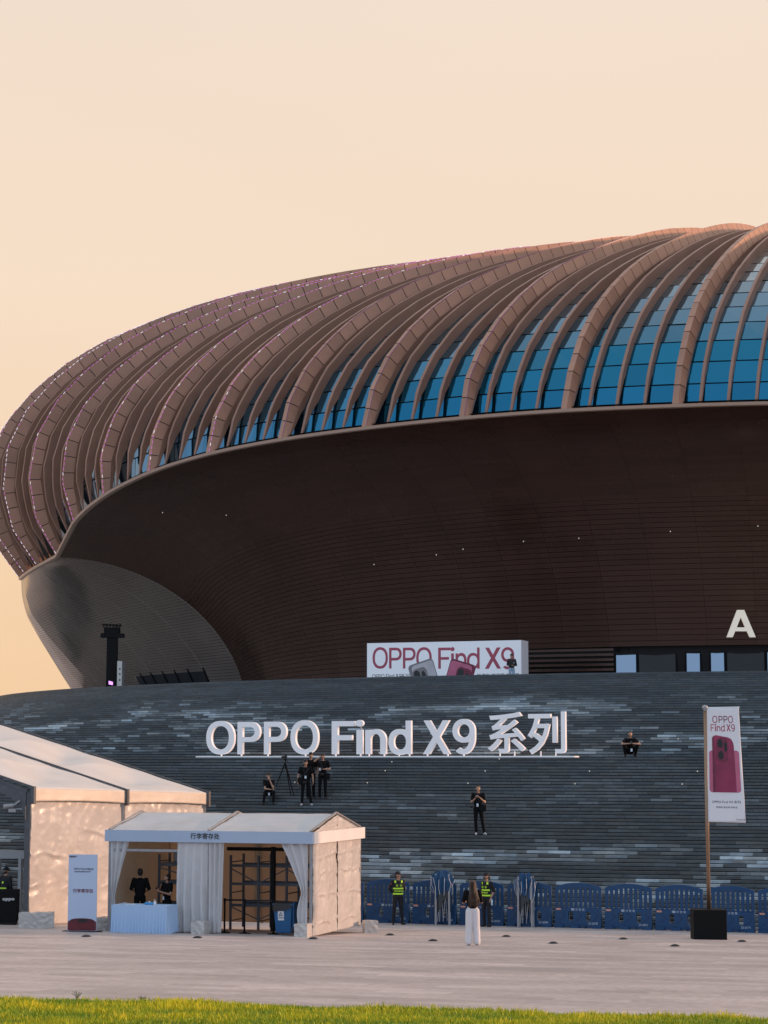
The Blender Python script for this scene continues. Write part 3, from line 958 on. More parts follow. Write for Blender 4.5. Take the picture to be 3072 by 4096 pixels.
nz.inputs['Scale'].default_value = .7
nz.inputs['Detail'].default_value = 2
l_.new(tcn.outputs['Position'], nz.inputs['Vector'])
bp_ = n_.new('ShaderNodeBump')
bp_.inputs['Strength'].default_value = .22
bp_.inputs['Distance'].default_value = .05
l_.new(nz.outputs[0], bp_.inputs['Height'])
l_.new(bp_.outputs[0], b_.inputs['Normal'])
M_GLASS = m
rest = MB()
named = 0
random.seed(21)
qs = [0.0, .26, .51, .76, 1.0]
jobs = []
for i in range(-4, 10):
    for q in range(4):
        i0, i1 = i + qs[q], i + qs[q + 1]
        L = 46.0
        nr = 36
        for r in range(30):
            t0, t1 = r / nr + .0008, (r + 1) / nr - .0008
            tl = [random.uniform(-.02, .02) for _ in range(4)]
            pts = []
            for k, (a, t) in enumerate(((i0, t0), (i1, t0), (i1, t1), (i0, t1))):
                p, tt, w, n = frame(a, t)
                pts.append((p + n * (-1.0 + tl[k]) - A0, n))
            jobs.append((i, r, pts))
for i, r, pts in sorted(jobs, key=lambda j: (not (0 <= j[0] <= 5), j[1])):
    q = [p for p, n in pts]
    b = [p - n * .03 for p, n in pts]
    if named < 300:
        c = sum(q, Vector()) / 4
        mb = MB()
        mb.hexa([p - c for p in b] + [p - c for p in q])
        o = mb.build('glass_pane', M_GLASS, arena)
        o.location = c
        named += 1
    else:
        rest.hexa(b + q)
rest.build('glass_panes', M_GLASS, arena)['kind'] = 'stuff'

shell = MB()
M_SHELL = mat('roof_membrane', (.018, .018, .02), .7)
shell.grid(lambda u, v: (lambda f: f[0] - f[3] * 1.14 - A0)(frame(-5 + 24.9 * u, v)), 120, 40)
shell.build('roof_shell', M_SHELL, arena, smooth=True)

# pale trim along the rim
trim = MB()
IS = [-5 + 24.9 * k / 300 for k in range(301)]
rows = []
for i in IS:
    p, tt, w, n = frame(i, .0)
    out = Vector((n.x, n.y, 0)).normalized()
    rows.append([p + out * .10 - A0, p + out * .06 - Vector((0, 0, .17)) - A0,
                 p - out * .16 - Vector((0, 0, .20)) - A0, p - out * .9 + Vector((0, 0, .03)) - A0])
for a in range(300):
    for j in range(4):
        j2 = (j + 1) % 4
        trim.face([rows[a][j], rows[a][j2], rows[a + 1][j2], rows[a + 1][j]])
trim.build('rim_trim', M_TRIM, arena)

# ------------------------------------------------------------------ soffit: coved underside down to the wall
CUSP = 10.0
KB = [(-6, .77), (10.0, .767), (10.5, .815), (11, .85), (12, .885), (13, .905), (14, .92), (15, .93), (21, .93)]


FC = {}
_hx = np.linspace(0, 1, 101)
_hy = np.interp(_hx, (0, .12, .28, .45, .61, .76, .86, .91, 1), (0, .012, .09, .29, .51, .72, .88, .945, 1))
_hy = np.convolve(np.pad(_hy, 8, mode='reflect', reflect_type='odd'), np.hanning(19)[1:-1] / np.hanning(19).sum(), 'valid')
HS = (_hx, _hy)


def soffit(i, s, inset=0.0):
    """s = 0 at the rim, 1 at the foot of the wall"""
    if i not in FC:
        FC[i] = frame(i, 0)
    p, tt, w, n = FC[i]
    out = Vector((n.x, n.y, 0)).normalized()
    pr = p - out * .12 - Vector((0, 0, .15))
    k = np.interp(i, [q[0] for q in KB], [q[1] for q in KB])
    pb = Vector((AC.x + (p.x - AC.x) * k, AC.y + (p.y - AC.y) * k, TERR - .3))
    a = s * PI / 2
    g = min(1, max(0, (i - CUSP) / 2.4)) ** .75
    h = math.sin(a) * (1 - g) + float(np.interp(s, HS[0], HS[1])) * g
    z = max(0.0, math.cos(a)) ** 1.12 * (1 - g) + (1 - s) * g
    q = Vector((pr.x + (pb.x - pr.x) * h, pr.y + (pb.y - pr.y) * h, pb.z + (pr.z - pb.z) * z))
    if inset:
        inw = Vector((pb.x - pr.x, pb.y - pr.y, 0)).normalized()
        q += (inw * h + Vector((0, 0, 1)) * (1 - h * .9)).normalized() * inset
    return q


# equal steps down the cove
SS = [0.0]
tab = [soffit(4, k / 400) for k in range(401)]
acc = [0.0]
for k in range(400):
    acc.append(acc[-1] + (tab[k + 1] - tab[k]).length)
NR = int(acc[-1] / .33)
SS = [float(np.interp(acc[-1] * r / NR, acc, [k / 400 for k in range(401)])) for r in range(NR + 1)]


def pix(p):
    c, s = math.cos(PITCH), math.sin(PITCH)
    X, Y, Z = p.x, p.y, p.z - CAM_Z
    d = Y * c + Z * s
    return 1536 + F_PX * X / d, 2048 - F_PX * (-Y * s + Z * c) / d


cols = [-5 + .61 * k for k in range(24)] + [9.55, CUSP]
colsL = [CUSP + .30 * k for k in range(29)]
rest = MB()
jobs = []
for cc in (cols, colsL):
    for a in range(len(cc) - 1):
        for r in range(NR):
            gp_ = .0007 if cc is colsL else .00008 if r < NR * .42 else .0006
            s0, s1 = SS[r] + gp_, SS[r + 1] - gp_
            di = .0012
            e0, e1 = cc[a] + di, cc[a + 1] - di
            em = .5 * (e0 + e1)
            mid = soffit(em, .5 * (s0 + s1))
            px, py = pix(mid)
            if cc is cols and px > 2105 and mid.z < 12.05:
                continue
            if cc is colsL and 1 <= a <= 3 and SS[r] > .80:
                continue
            fr = [soffit(e0, s0), soffit(em, s0), soffit(e1, s0), soffit(e1, s1), soffit(em, s1), soffit(e0, s1)]
            bk = [soffit(e0, s0, .04), soffit(em, s0, .04), soffit(e1, s0, .04),
                  soffit(e1, s1, .04), soffit(em, s1, .04), soffit(e0, s1, .04)]
            jobs.append((r, px, cc is colsL, [v - A0 for v in fr], [v - A0 for v in bk]))
named = 0
SF = [(0, 1, 4, 5), (1, 2, 3, 4), (0, 6, 7, 1), (1, 7, 8, 2), (2, 8, 9, 3), (3, 9, 10, 4), (4, 10, 11, 5), (5, 11, 6, 0)]
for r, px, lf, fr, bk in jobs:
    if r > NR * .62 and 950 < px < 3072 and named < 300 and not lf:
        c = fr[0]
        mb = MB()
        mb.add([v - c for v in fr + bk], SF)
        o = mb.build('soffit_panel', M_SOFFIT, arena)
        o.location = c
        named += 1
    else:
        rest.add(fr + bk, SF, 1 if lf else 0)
rest.build('soffit_panels', [M_SOFFIT, M_SOFFIT_SKY], arena)['kind'] = 'stuff'
lin = MB()
for c0, c1 in ((-5, CUSP), (CUSP, CUSP + 8.4)):
    lin.grid(lambda u, v: soffit(c0 + (c1 - c0) * u, v, .30) - A0, 60, 40)
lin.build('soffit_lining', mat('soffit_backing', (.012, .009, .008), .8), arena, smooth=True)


OS = []
for a in range(-40, 101):
    for k in range(20, 101):
        q = soffit(a / 10, k / 100)
        OS.append((*pix(q), a / 10, k / 100, q))
OSX = np.array([[o[0], o[1]] for o in OS])


def on_soffit(px, py):
    k = int((np.abs(OSX[:, 0] - px) + np.abs(OSX[:, 1] - py)).argmin())
    return 0, OS[k][2], OS[k][3], OS[k][4]


# horizontal louvres left of the doors, glazed entrance right of them
i_a, i_b = on_soffit(2120, 2600)[1], on_soffit(2455, 2600)[1]
for k in range(8):
    mb = MB()
    z = 11.95 - .30 * k
    pts = []
    for q in range(13):
        i = i_a + .3 + (i_b - i_a - .3) * q / 12
        p = soffit(i, .97)
        pts.append(Vector((p.x, p.y, z)) - A0)
    for q in range(12):
        d = (pts[q + 1] - pts[q]).normalized()
        nrm = Vector((d.y, -d.x, 0))
        if nrm.y > 0:
            nrm = -nrm
        lo = [pts[q] + nrm * .05, pts[q + 1] + nrm * .05, pts[q + 1] - nrm * .25, pts[q] - nrm * .25]
        mb.hexa([v - Vector((0, 0, .15)) for v in lo] + lo)
    mb.build('louvre_slat', M_SOFFIT, arena)
M_DOORGLASS = mat('door_glass', (.30, .40, .52), .04, .85)
M_DOORSHADE = mat('doorway_shade', (.012, .013, .015), .08, .2)  # near-black sheet painted as the shade inside the open doorways
for (xa, xb, kind) in ((2462, 2536, 1), (2545, 2690, 0), (2732, 2812, 1), (2822, 2900, 1), (2912, 3060, 0), (3075, 3150, 1)):
    ia, ib = on_soffit(xa, 2600)[1], on_soffit(xb, 2600)[1]
    a, b = soffit(ia, .985, .12), soffit(ib, .985, .12)
    a.z = b.z = TERR
    up = Vector((0, 0, 12.0 - TERR))
    mb = MB()
    d = (b - a).normalized() * .05
    nn = Vector((d.y, -d.x, 0)).normalized() * .03
    q = [a + d - A0, b - d - A0, b - d + up - A0, a + d + up - A0]
    mb.hexa([v - nn for v in q] + [v + nn for v in q])
    o = mb.build('door_bay', M_DOORGLASS if kind else M_DOORSHADE, arena)
    fb = MB()
    for e0, e1 in ((q[0], q[3]), (q[1], q[2]), (q[3], q[2])):
        fb.bar(e0, e1, .09, .09)
    fb.build('frame', M_BLACK, o)
    if kind == 1 and xa == 2462:
        for xx in (2472, 2516):
            p = at(xx, 2592, a.y - .3) - A0
            sp = MB()
            sp.lathe([(.05, .22), (.09, .16), (.10, 0), (.09, -.16), (.04, -.24)], p, 12)
            sp.build('spotlight', M_BLACK, arena)

# window strip under the left-hand cove
M_WINGLASS = mat('window_glass', (.030, .034, .038), .10, .3)
for k in range(6):
    ia = CUSP + .30 + k * .15
    ib = ia + .15
    c4 = [soffit(ia, 1.0, .14), soffit(ib, 1.0, .14), soffit(ib, .78, .14), soffit(ia, .78, .14)]
    mb = MB()
    mb.face([v - A0 for v in c4])
    o = mb.build('window_pane', M_WINGLASS, arena, solid=.02)
    fb = MB()
    fb.bar(soffit(ia, 1.0, .05) - A0, soffit(ia, .79, .05) - A0, .09, .10)
    fb.build('mullion', M_BLACK, o)

# tiny recessed lights dotted over the soffit
M_DOT = mat('downlight', (.9, .9, .9), .4, emit=(1, .9, .8), estr=.5)
for px, py in ((643, 2008), (899, 2060), (1487, 2264), (1866, 2197), (1742, 2223), (2080, 2170), (2327, 2143), (2672, 2119), (3018, 2107)):
    d, i, s, q = on_soffit(px, py)
    mb = MB()
    mb.lathe([(.022, -.03), (.022, .02), (.014, .03)], q - A0 - Vector((0, 0, .02)), 8)
    mb.build('downlight', M_DOT, arena)
# ================================================================== lettering
def ell(cx, cy, rx, ry, a0=0, a1=360, n=40, e=2.25):
    out = []
    for k in range(n + (0 if a1 - a0 == 360 else 1)):
        a = math.radians(a0 + (a1 - a0) * k / n)
        c, s = math.cos(a), math.sin(a)
        out.append((cx + rx * math.copysign(abs(c) ** (2 / e), c), cy + ry * math.copysign(abs(s) ** (2 / e), s)))
    return out


def glyph(ch, t=.15):
    """(width, loops) of a plain grotesque letter with cap height 1"""
    if ch in 'Oo0':
        return .86, [ell(.43, .5, .43, .52), ell(.43, .5, .43 - t, .52 - t)]
    if ch == 'P':
        o = [(0, 0), (t, 0), (t, .38)] + ell(.36, .69, .32, .31, -90, 90, 20) + [(0, 1)]
        i = [(t, .38 + t)] + ell(.36, .69, .32 - t, .31 - t, -90, 90, 16) + [(t, 1 - t)]
        return .68, [o, i]
    if ch == 'F':
        return .6, [[(0, 0), (t, 0), (t, .42), (.53, .42), (.53, .42 + t), (t, .42 + t), (t, 1 - t), (.6, 1 - t), (.6, 1), (0, 1)]]
    if ch == 'i':
        return t + .02, [[(0, 0), (t, 0), (t, .73), (0, .73)], ell(t / 2, .93, .1, .1, n=20, e=2)]
    if ch == 'n':
        w = .58
        return w, [[(0, 0), (t, 0), (t, .44)] + ell(w / 2, .44, w / 2 - t, .17, 180, 0, 14, 2) +
                   [(w - t, 0), (w, 0), (w, .45)] + ell(.31, .45, w - .31, .30, 4, 120, 14, 2) + [(t, .66), (t, .73), (0, .73)]]
    if ch == 'd':
        w = .66
        return w, [[(w, 0), (w, 1), (w - t, 1), (w - t, .68)] + ell(.32, .365, .32, .385, 55, 305, 30) + [(w - t, .06), (w - t, 0)],
                   ell(.335, .365, .335 - t, .385 - t, n=30)]
    if ch == 'X':
        return .8, [[(0, 0), (.19, 0), (.40, .36), (.61, 0), (.80, 0), (.50, .51), (.78, 1), (.59, 1), (.40, .66), (.21, 1), (.02, 1), (.30, .51)]]
    if ch == '9':
        o = ell(.33, .67, .33, .35, 8, 318, 34, 2.1) + ell(.31, .5, .35 - t, .52 - t, -14, -118, 18, 2.1) + \
            ell(.31, .5, .35, .52, -128, -4, 24, 2.1)
        return .66, [o, ell(.33, .67, .33 - t, .35 - t, n=30, e=2.1)]
    if ch == 'A':
        return .82, [[(0, 0), (.17, 0), (.245, .22), (.575, .22), (.65, 0), (.82, 0), (.51, 1), (.31, 1)],
                     [(.29, .36), (.53, .36), (.41, .74)]]
    return .3, []


def to_mesh(cu, name, m):
    o = bpy.data.objects.new('tmp', cu)
    me = bpy.data.meshes.new_from_object(o)
    bpy.data.objects.remove(o)
    bpy.data.curves.remove(cu)
    me.name = name
    me.materials.clear()
    me.materials.append(m)
    return me


def shape(name, loops, m, parent, mtx, extrude=.002, bevel=0.0):
    """flat outline (with holes) given thickness; drawn in x-y, facing +z before mtx"""
    cu = bpy.data.curves.new(name, 'CURVE')
    cu.dimensions = '2D'
    cu.fill_mode = 'BOTH'
    cu.extrude = extrude
    cu.bevel_depth = bevel
    for lp in loops:
        sp = cu.splines.new('POLY')
        sp.points.add(len(lp) - 1)
        for p, q in zip(sp.points, lp):
            p.co = (q[0], q[1], 0, 1)
        sp.use_cyclic_u = True
    o = bpy.data.objects.new(name, to_mesh(cu, name, m))
    o.matrix_local = mtx
    return link(o, parent)


def text(name, body, size, m, parent, mtx, extrude=.002, align='CENTER', bold=0.0, sx=1.0, shear=0):
    cu = bpy.data.curves.new(name, 'FONT')
    cu.body = body
    cu.size = size
    cu.extrude = extrude
    cu.offset = bold
    cu.align_x = align
    cu.resolution_u = 4
    me = to_mesh(cu, name, m)
    if sx != 1:
        me.transform(Matrix.Diagonal((sx, 1, 1, 1)))
    o = bpy.data.objects.new(name, me)
    o.matrix_local = mtx
    return link(o, parent)


RX = Matrix.Rotation(PI / 2, 4, 'X')          # x-y drawing stood upright, facing -y


def up(x, y, z):
    return Matrix.Translation((x, y, z)) @ RX


def word(name, body, m, parent, x, y, z, h, gap=.13, space=.3, extrude=.002, t=.15, sx=1.0, clip=None, only=None):
    """a line of Latin lettering as separate letters standing at (x, y, z); returns its end"""
    for k, ch in enumerate(body):
        if ch == ' ':
            x += space * h * sx
            continue
        w, lp = glyph(ch, t)
        if lp:
            shape(name, [[(a * h * sx, b * h) for a, b in q] for q in lp], m, parent, up(x, y, z), extrude)
        x += (w + gap) * h * sx
    return x


def word_w(body, h, gap=.13, space=.3, sx=1.0):
    return sum((space if c == ' ' else glyph(c)[0] + gap) * h * sx for c in body) - gap * h * sx


# ------------------------------------------------------------------ big free-standing letters on the landing
LZ = NLAND * RISE
pa, pb = on_ring(785, 72.25), on_ring(2300, 72.25)
ax = (pb - pa)
LEN = ax.length
rz = math.atan2(ax.y, ax.x)
sign = thing('letter_sign', 'row of big white free-standing letters on a beam across the stair', 'sign', (pa.x, pa.y, LZ), rz)
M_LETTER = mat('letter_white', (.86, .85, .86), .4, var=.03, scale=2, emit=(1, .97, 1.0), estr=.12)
mb = MB()
mb.box(0, LEN, -.06, .5, 0.002, .055)
mb.build('base_beam', M_LETTER, sign)


def along(px):
    """distance along the sign for a photo column"""
    u = uv(px, 2950)[0]
    d = ax.normalized()
    return (u * pa.y - pa.x) / (d.x - u * d.y)


def post(x, z1=.13, w=.05):
    mb = MB()
    mb.box(x - w / 2, x + w / 2, .14, .20, .05, z1)
    mb.build('post', M_LETTER, sign)


DEP = .085
for ch, xa, xb, zb, zt in (('O', 823, 934, .13, 1.0), ('P', 948, 1037, .13, 1.0), ('P', 1054, 1143, .13, 1.0), ('O', 1160, 1270, .13, 1.0),
                           ('F', 1325, 1416, .13, 1.0), ('i', 1424, 1447, .13, 1.0), ('n', 1459, 1541, .13, 1.0), ('d', 1552, 1642, .13, 1.0),
                           ('X', 1690, 1798, .13, 1.0), ('9', 1808, 1898, .13, 1.0)):
    s0, s1 = along(xa), along(xb)
    w, lp = glyph(ch, .155)
    ww = w if ch != 'i' else .155
    h = 1.36
    k = (s1 - s0) / ww
    loops = [[(a * k, b * h) for a, b in q] for q in lp]
    zz = .13 + (.02 if ch in 'O9' else 0)
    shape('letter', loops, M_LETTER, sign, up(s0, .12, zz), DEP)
    feet = {'O': [.5], 'P': [.12], 'F': [.12], 'i': [.5], 'n': [.13, .87], 'd': [.42, .88], 'X': [.12, .88], '9': [.45]}[ch]
    for q in feet:
        post(s0 + (s1 - s0) * q, .16)
    if ch == 'i':
        mb = MB()
        mb.box(s0 + .12, s0 + .16, .15, .19, .13 + .73 * h - .02, .13 + .85 * h)
        mb.build('post', M_GREYMETAL, sign)
for body, xa, xb in (('系', 1950, 2096), ('列', 2112, 2262)):
    s0, s1 = along(xa), along(xb)
    cu_ = text('letter', body, 1.75, M_LETTER, sign, up(.5 * (s0 + s1), .12, .31), DEP, bold=.024)
    for q in (.3, .7):
        post(s0 + (s1 - s0) * q, .24, .03)

# ------------------------------------------------------------------ letter A over the entrance
M_SIGNLIT = mat('sign_cream', (.82, .76, .66), .4, emit=(1.0, .88, .68), estr=.28)
q = at(2906, 2549, 119.6)
sgn = thing('letter_sign', 'large cream letter A fixed to the soffit above the entrance doors', 'sign', q)
s = 119.6 / F_PX
shape('letter', [[(a * 116 / .82 * s, b * 109 * s) for a, b in lp] for lp in glyph('A')[1]], M_SIGNLIT, sgn, up(0, 0, 0), .09)
mb = MB()
for x in (.35, 1.3):
    mb.bar((x, .05, .45), (x, 1.1, .45), .06)
mb.build('bracket', M_STEEL, sgn)

# ------------------------------------------------------------------ billboard on the terrace
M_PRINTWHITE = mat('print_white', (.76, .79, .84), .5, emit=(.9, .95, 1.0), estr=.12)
M_INK = mat('ink_black', (.02, .02, .022), .6)
M_INKGREY = mat('ink_grey', (.12, .12, .13), .6)
M_PINK = mat('ink_raspberry', (.42, .075, .12), .5, var=.15, scale=.8)
M_PINK2 = mat('ink_pink', (.52, .13, .22), .45, var=.12, scale=3)
M_PINKDK = mat('ink_wine', (.17, .02, .05), .45, var=.2, scale=3)
M_SILVER = mat('ink_silver', (.50, .48, .50), .4, var=.1, scale=2)
M_SILVERDK = mat('ink_silver_dark', (.22, .20, .21), .4)
M_LENS = mat('ink_lens', (.012, .014, .016), .3)
bl = at(1468, 2715, 119.3)
brr = at(2086, 2700, 116.0)
bl.z = brr.z = TERR
d = brr - bl
BW = d.length
BH = at(1468, 2573, 119.3).z - TERR
bb = thing('billboard', 'long white phone advertising box on the terrace before the arena', 'billboard', bl, math.atan2(d.y, d.x))
mb = MB()
mb.box(0, BW, .004, 1.35, 0, BH)
mb.build('box', mat('billboard_white', (.74, .74, .78), .5), bb)
mb = MB()
mb.face([(.01, 0, .01), (BW - .01, 0, .01), (BW - .01, 0, BH - .01), (.01, 0, BH - .01)])
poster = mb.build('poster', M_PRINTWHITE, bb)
kx = BW / 1480.0                      # zoomed-photo units of the poster to metres


def B(x, y):
    return (x - 75) * kx, BH - (y - 66 + (x - 75) * .019) * kx * .98


GL = [('O', 130, 280), ('P', 292, 415), ('P', 427, 550), ('O', 556, 706), ('F', 768, 885), ('i', 892, 918), ('n', 934, 1038), ('d', 1042, 1163), ('X', 1212, 1365), ('9', 1366, 1488)]
for ch, xa, xb in GL:
    w, lp = glyph(ch, .13)
    if ch == 'i':
        w = .13
    hh = 190 * kx
    x0, zt = B(xa, 108)
    kk = (xb - xa) * kx / w
    shape('printed_letter', [[(a * kk, b * hh) for a, b in q] for q in lp], M_PINK, poster, up(x0, -.004, zt - hh), .002)


def rrect(x0, z0, x1, z1, r, n=6):
    out = []
    for cx, cz, a0 in ((x1 - r, z0 + r, -90), (x1 - r, z1 - r, 0), (x0 + r, z1 - r, 90), (x0 + r, z0 + r, 180)):
        for k in range(n + 1):
            a = math.radians(a0 + 90 * k / n)
            out.append((cx + r * math.cos(a), cz + r * math.sin(a)))
    return out


def rot(lp, ang, c):
    ca, sa = math.cos(ang), math.sin(ang)
    return [(c[0] + (x - c[0]) * ca - (y - c[1]) * sa, c[1] + (x - c[0]) * sa + (y - c[1]) * ca) for x, y in lp]


def clipz(lp, z):
    """cut a convex outline off below z"""
    out = []
    for k in range(len(lp)):
        a, b = lp[k], lp[(k + 1) % len(lp)]
        if a[1] >= z:
            out.append(a)
        if (a[1] >= z) != (b[1] >= z):
            t = (z - a[1]) / (b[1] - a[1])
            out.append((a[0] + (b[0] - a[0]) * t, z))
    return out


def poster_shape(lp, m, y):
    lp = clipz(lp, .03)
    if len(lp) > 2:
        shape('printed_phone', [lp], m, poster, up(0, y, 0), .0015)


for sgnx, cx, c1, c2 in ((1, 640, M_SILVER, M_SILVERDK), (-1, 965, M_PINK2, M_PINKDK)):
    c = B(cx, 400)
    a = math.radians(-17 * sgnx) * -1 if False else math.radians(17 * sgnx)
    body = rot(rrect(c[0] - 125 * kx, c[1] - 260 * kx, c[0] + 125 * kx, c[1] + 165 * kx, 34 * kx), a, c)
    poster_shape(body, c2, -.010)
    body = rot(rrect(c[0] - (95 if sgnx > 0 else 118) * kx, c[1] - 260 * kx, c[0] + (118 if sgnx > 0 else 95) * kx, c[1] + 150 * kx, 30 * kx), a, c)
    poster_shape(body, c1, -.015)
    o = -30 * sgnx * kx * (1 if sgnx > 0 else 1)
    isl = rot(rrect(c[0] + o - 70 * kx, c[1] - 120 * kx, c[0] + o + 70 * kx, c[1] + 115 * kx, 40 * kx), a, c)
    poster_shape(isl, c2, -.020)
    for ox, oz, rx_, rz_ in ((-30, 62, 30, 38), (32, 30, 20, 48), (-30, -40, 30, 38)):
        ln = rot(ell(c[0] + o + ox * kx, c[1] + oz * kx, rx_ * kx, rz_ * kx, n=20), a, c)
        poster_shape(ln, M_LENS, -.025)
x0, z0 = B(128, 392)
x1 = word('printed_letter', 'OPPO Find X9', M_INK, poster, x0, -.004, z0, 34 * kx, t=.12)
text('printed_caption', '系列', 44 * kx, M_INK, poster, up(x1 + 36 * kx, -.004, z0 - .01))
text('printed_caption', '够清晰 够还原 够哈苏', 42 * kx, M_INK, poster, up(B(1335, 372)[0], -.004, B(1335, 378)[1]))

# ------------------------------------------------------------------ flag banner with its pole and black ballast box
fb_ = gp(2835, 3757)
flag = thing('flag_banner', 'tall white phone banner on a bronze pole, raspberry phone printed on it', 'flag', fb_)
M_POLE = mat('pole_bronze', (.30, .20, .13), .35, .7)
Y0 = fb_.y
pt = at(2820, 2845, Y0) - fb_
pbm = at(2836, 3640, Y0) - fb_
mb = MB()
mb.tube([(pbm.x, 0, .8), (pt.x * .5 + pbm.x * .5, 0, pt.z * .5), (pt.x, 0, pt.z)], [.062, .055, .045], 12)
mb.build('pole', M_POLE, flag, smooth=True)
mb = MB()
mb.lathe([(.03, 0), (.05, .01), (.05, .05), (.085, .09), (.09, .13), (.06, .17), (.01, .185)], (pt.x, 0, pt.z), 14)
mb.build('finial', M_GREYMETAL, flag, smooth=True)
mb = MB()
e0, e1 = at(2822, 2832, Y0) - fb_, at(2955, 2829, Y0) - fb_
mb.tube([e0, e1 + Vector((.02, 0, 0))], .022, 10)
mb.build('top_arm', M_WHITE, flag)
mb = MB()
c0, c1, c2, c3 = (at(a, b, Y0) - fb_ for a, b in ((2832, 3288), (2979, 3291), (2954, 2832), (2826, 2832)))


def fcloth(u, v, dy=0.0):
    p = (c0 * (1 - u) + c1 * u) * (1 - v) + (c3 * (1 - u) + c2 * u) * v
    p.y = -.05 - .10 * u * (1 - v) + .035 * math.sin(u * 4 + v * 5) * u * (1 - v * .6) + .012 * math.sin(u * 9 - v * 17) * u * (1 - v) + dy
    return p


mb.grid(lambda u, v: fcloth(u, v), 20, 50)
M_FLAG = mat('flag_cloth', (.84, .85, .88), .55, bump=.15, bscale=5)
fn_, fl_ = M_FLAG.node_tree.nodes, M_FLAG.node_tree.links
tr_ = fn_.new('ShaderNodeBsdfTranslucent')
tr_.inputs['Color'].default_value = (.84, .86, .92, 1)
mx_ = fn_.new('ShaderNodeMixShader')
mx_.inputs[0].default_value = .15
fl_.new(fn_['Principled BSDF'].outputs[0], mx_.inputs[1])
fl_.new(tr_.outputs[0], mx_.inputs[2])
fl_.new(mx_.outputs[0], fn_['Material Output'].inputs['Surface'])
cloth_ = mb.build('cloth', M_FLAG, flag, smooth=True, solid=.004)
FZ = lambda zx, zy: ((zx - 620) / 545.0 * .98, 1 - (zy - 205) / 1955.0)


def warp(o, dy):
    for v in o.data.vertices:
        p = fcloth(v.co.x, v.co.y, dy)
        v.co = (p.x, p.y, p.z)
    o.data.update()
    return o


ID = Matrix.Identity(4)


def fshape(lp, m, dy, name='printed_phone'):
    """print cut to the cloth: outline in flag coordinates, filled densely enough to follow the folds"""
    bm_ = bmesh.new()
    vs_ = [bm_.verts.new((x, y, 0)) for x, y in lp]
    bm_.faces.new(vs_)
    for k in range(1, 24):
        geom = bm_.verts[:] + bm_.edges[:] + bm_.faces[:]
        bmesh.ops.bisect_plane(bm_, geom=geom, plane_co=(0, k / 24, 0), plane_no=(0, 1, 0))
    for k in range(1, 8):
        geom = bm_.verts[:] + bm_.edges[:] + bm_.faces[:]
        bmesh.ops.bisect_plane(bm_, geom=geom, plane_co=(k / 8, 0, 0), plane_no=(1, 0, 0))
    me_ = bpy.data.meshes.new(name)
    bm_.to_mesh(me_)
    bm_.free()
    me_.materials.append(m)
    o_ = link(bpy.data.objects.new(name, me_), cloth_)
    return warp(o_, dy)


def frr(x0, y0, x1, y1, r):
    """rounded rectangle in zoomed-flag pixels"""
    out = []
    for cx, cy, a0 in ((x1 - r, y1 - r, 0), (x0 + r, y1 - r, 90), (x0 + r, y0 + r, 180), (x1 - r, y0 + r, 270)):
        for k in range(7):
            a = math.radians(a0 + 15 * k)
            out.append(FZ(cx + r * math.cos(a), cy + r * math.sin(a)))
    return out


fshape(frr(648, 935, 1135, 1650, 50), M_PINK2, -.008)
body = [(700, 720), (720, 690), (760, 672), (960, 710), (1010, 735), (1040, 780), (1055, 850), (1065, 1648), (705, 1648)]
fshape([FZ(x, y) for x, y in body][::-1], mat('ink_magenta', (.28, .028, .085), .45, var=.25, scale=1.5), -.013)
fshape([FZ(x, y) for x, y in ((700, 720), (716, 694), (736, 684), (738, 1648), (704, 1648))][::-1], M_PINKDK, -.017)
fshape(frr(765, 715, 955, 1130, 70), M_PINKDK, -.019)
for cx, cy, rx_, ry_ in ((830, 815, 44, 75), (918, 870, 26, 92), (838, 1015, 44, 75)):
    fshape([FZ(cx + rx_ * math.cos(a * PI / 10), cy + ry_ * math.sin(a * PI / 10)) for a in range(20)][::-1], M_LENS, -.023)
for body, xs_, yb, hh in (('OPPO', ((720, 805), (828, 895), (912, 980), (990, 1072)), 462, 120),
                          ('FindX9', ((690, 748), (762, 780), (795, 850), (862, 925), (955, 1025), (1035, 1098)), 605, 120)):
    for ch, (xa, xb) in zip(body, xs_):
        w, lp = glyph(ch, .12)
        if ch == 'i':
            w = .12
        loops = [[FZ(xa + a / w * (xb - xa) - 8, yb - b * hh) for a, b in q] for q in lp]
        o = shape('printed_letter', loops, M_PINK if hh and ch not in 'P' else M_PINKDK, cloth_, ID, 0)
        warp(o, -.009)


def ftext(body, zx, zy, h, sx=1.0):
    o = text('printed_caption', body, 1.0, M_INK, cloth_, ID, 0)
    for v in o.data.vertices:
        x, y = FZ(zx + v.co.x * h * sx, zy - v.co.y * h)
        v.co = (x, y, 0)
    warp(o, -.009)


ftext('OPPO Find X9 系列', 900, 1830, 52)
ftext('够清晰 够还原 够哈苏', 905, 1915, 34)
ftext('ColorOS', 1105, 2120, 38)
mb = MB()
mb.box(-.48, .48, -.35, .35, .002, .86)
o = mb.build('ballast_box', M_BLACK, flag, bevel=.01)
o.location = (0, .0, 0)
mb = MB()
for q in range(4):
    p = pbm.lerp(pt, .5 + .11 * q)
    mb.tube([(p.x, 0, p.z), (p.x + .08, -.05, p.z)], .008, 6)
mb.build('clip', M_WHITE, flag)
# ================================================================== tents
def ridge(x):
    return 1 - abs(2 * ((x * .5) % 1.0) - 1)


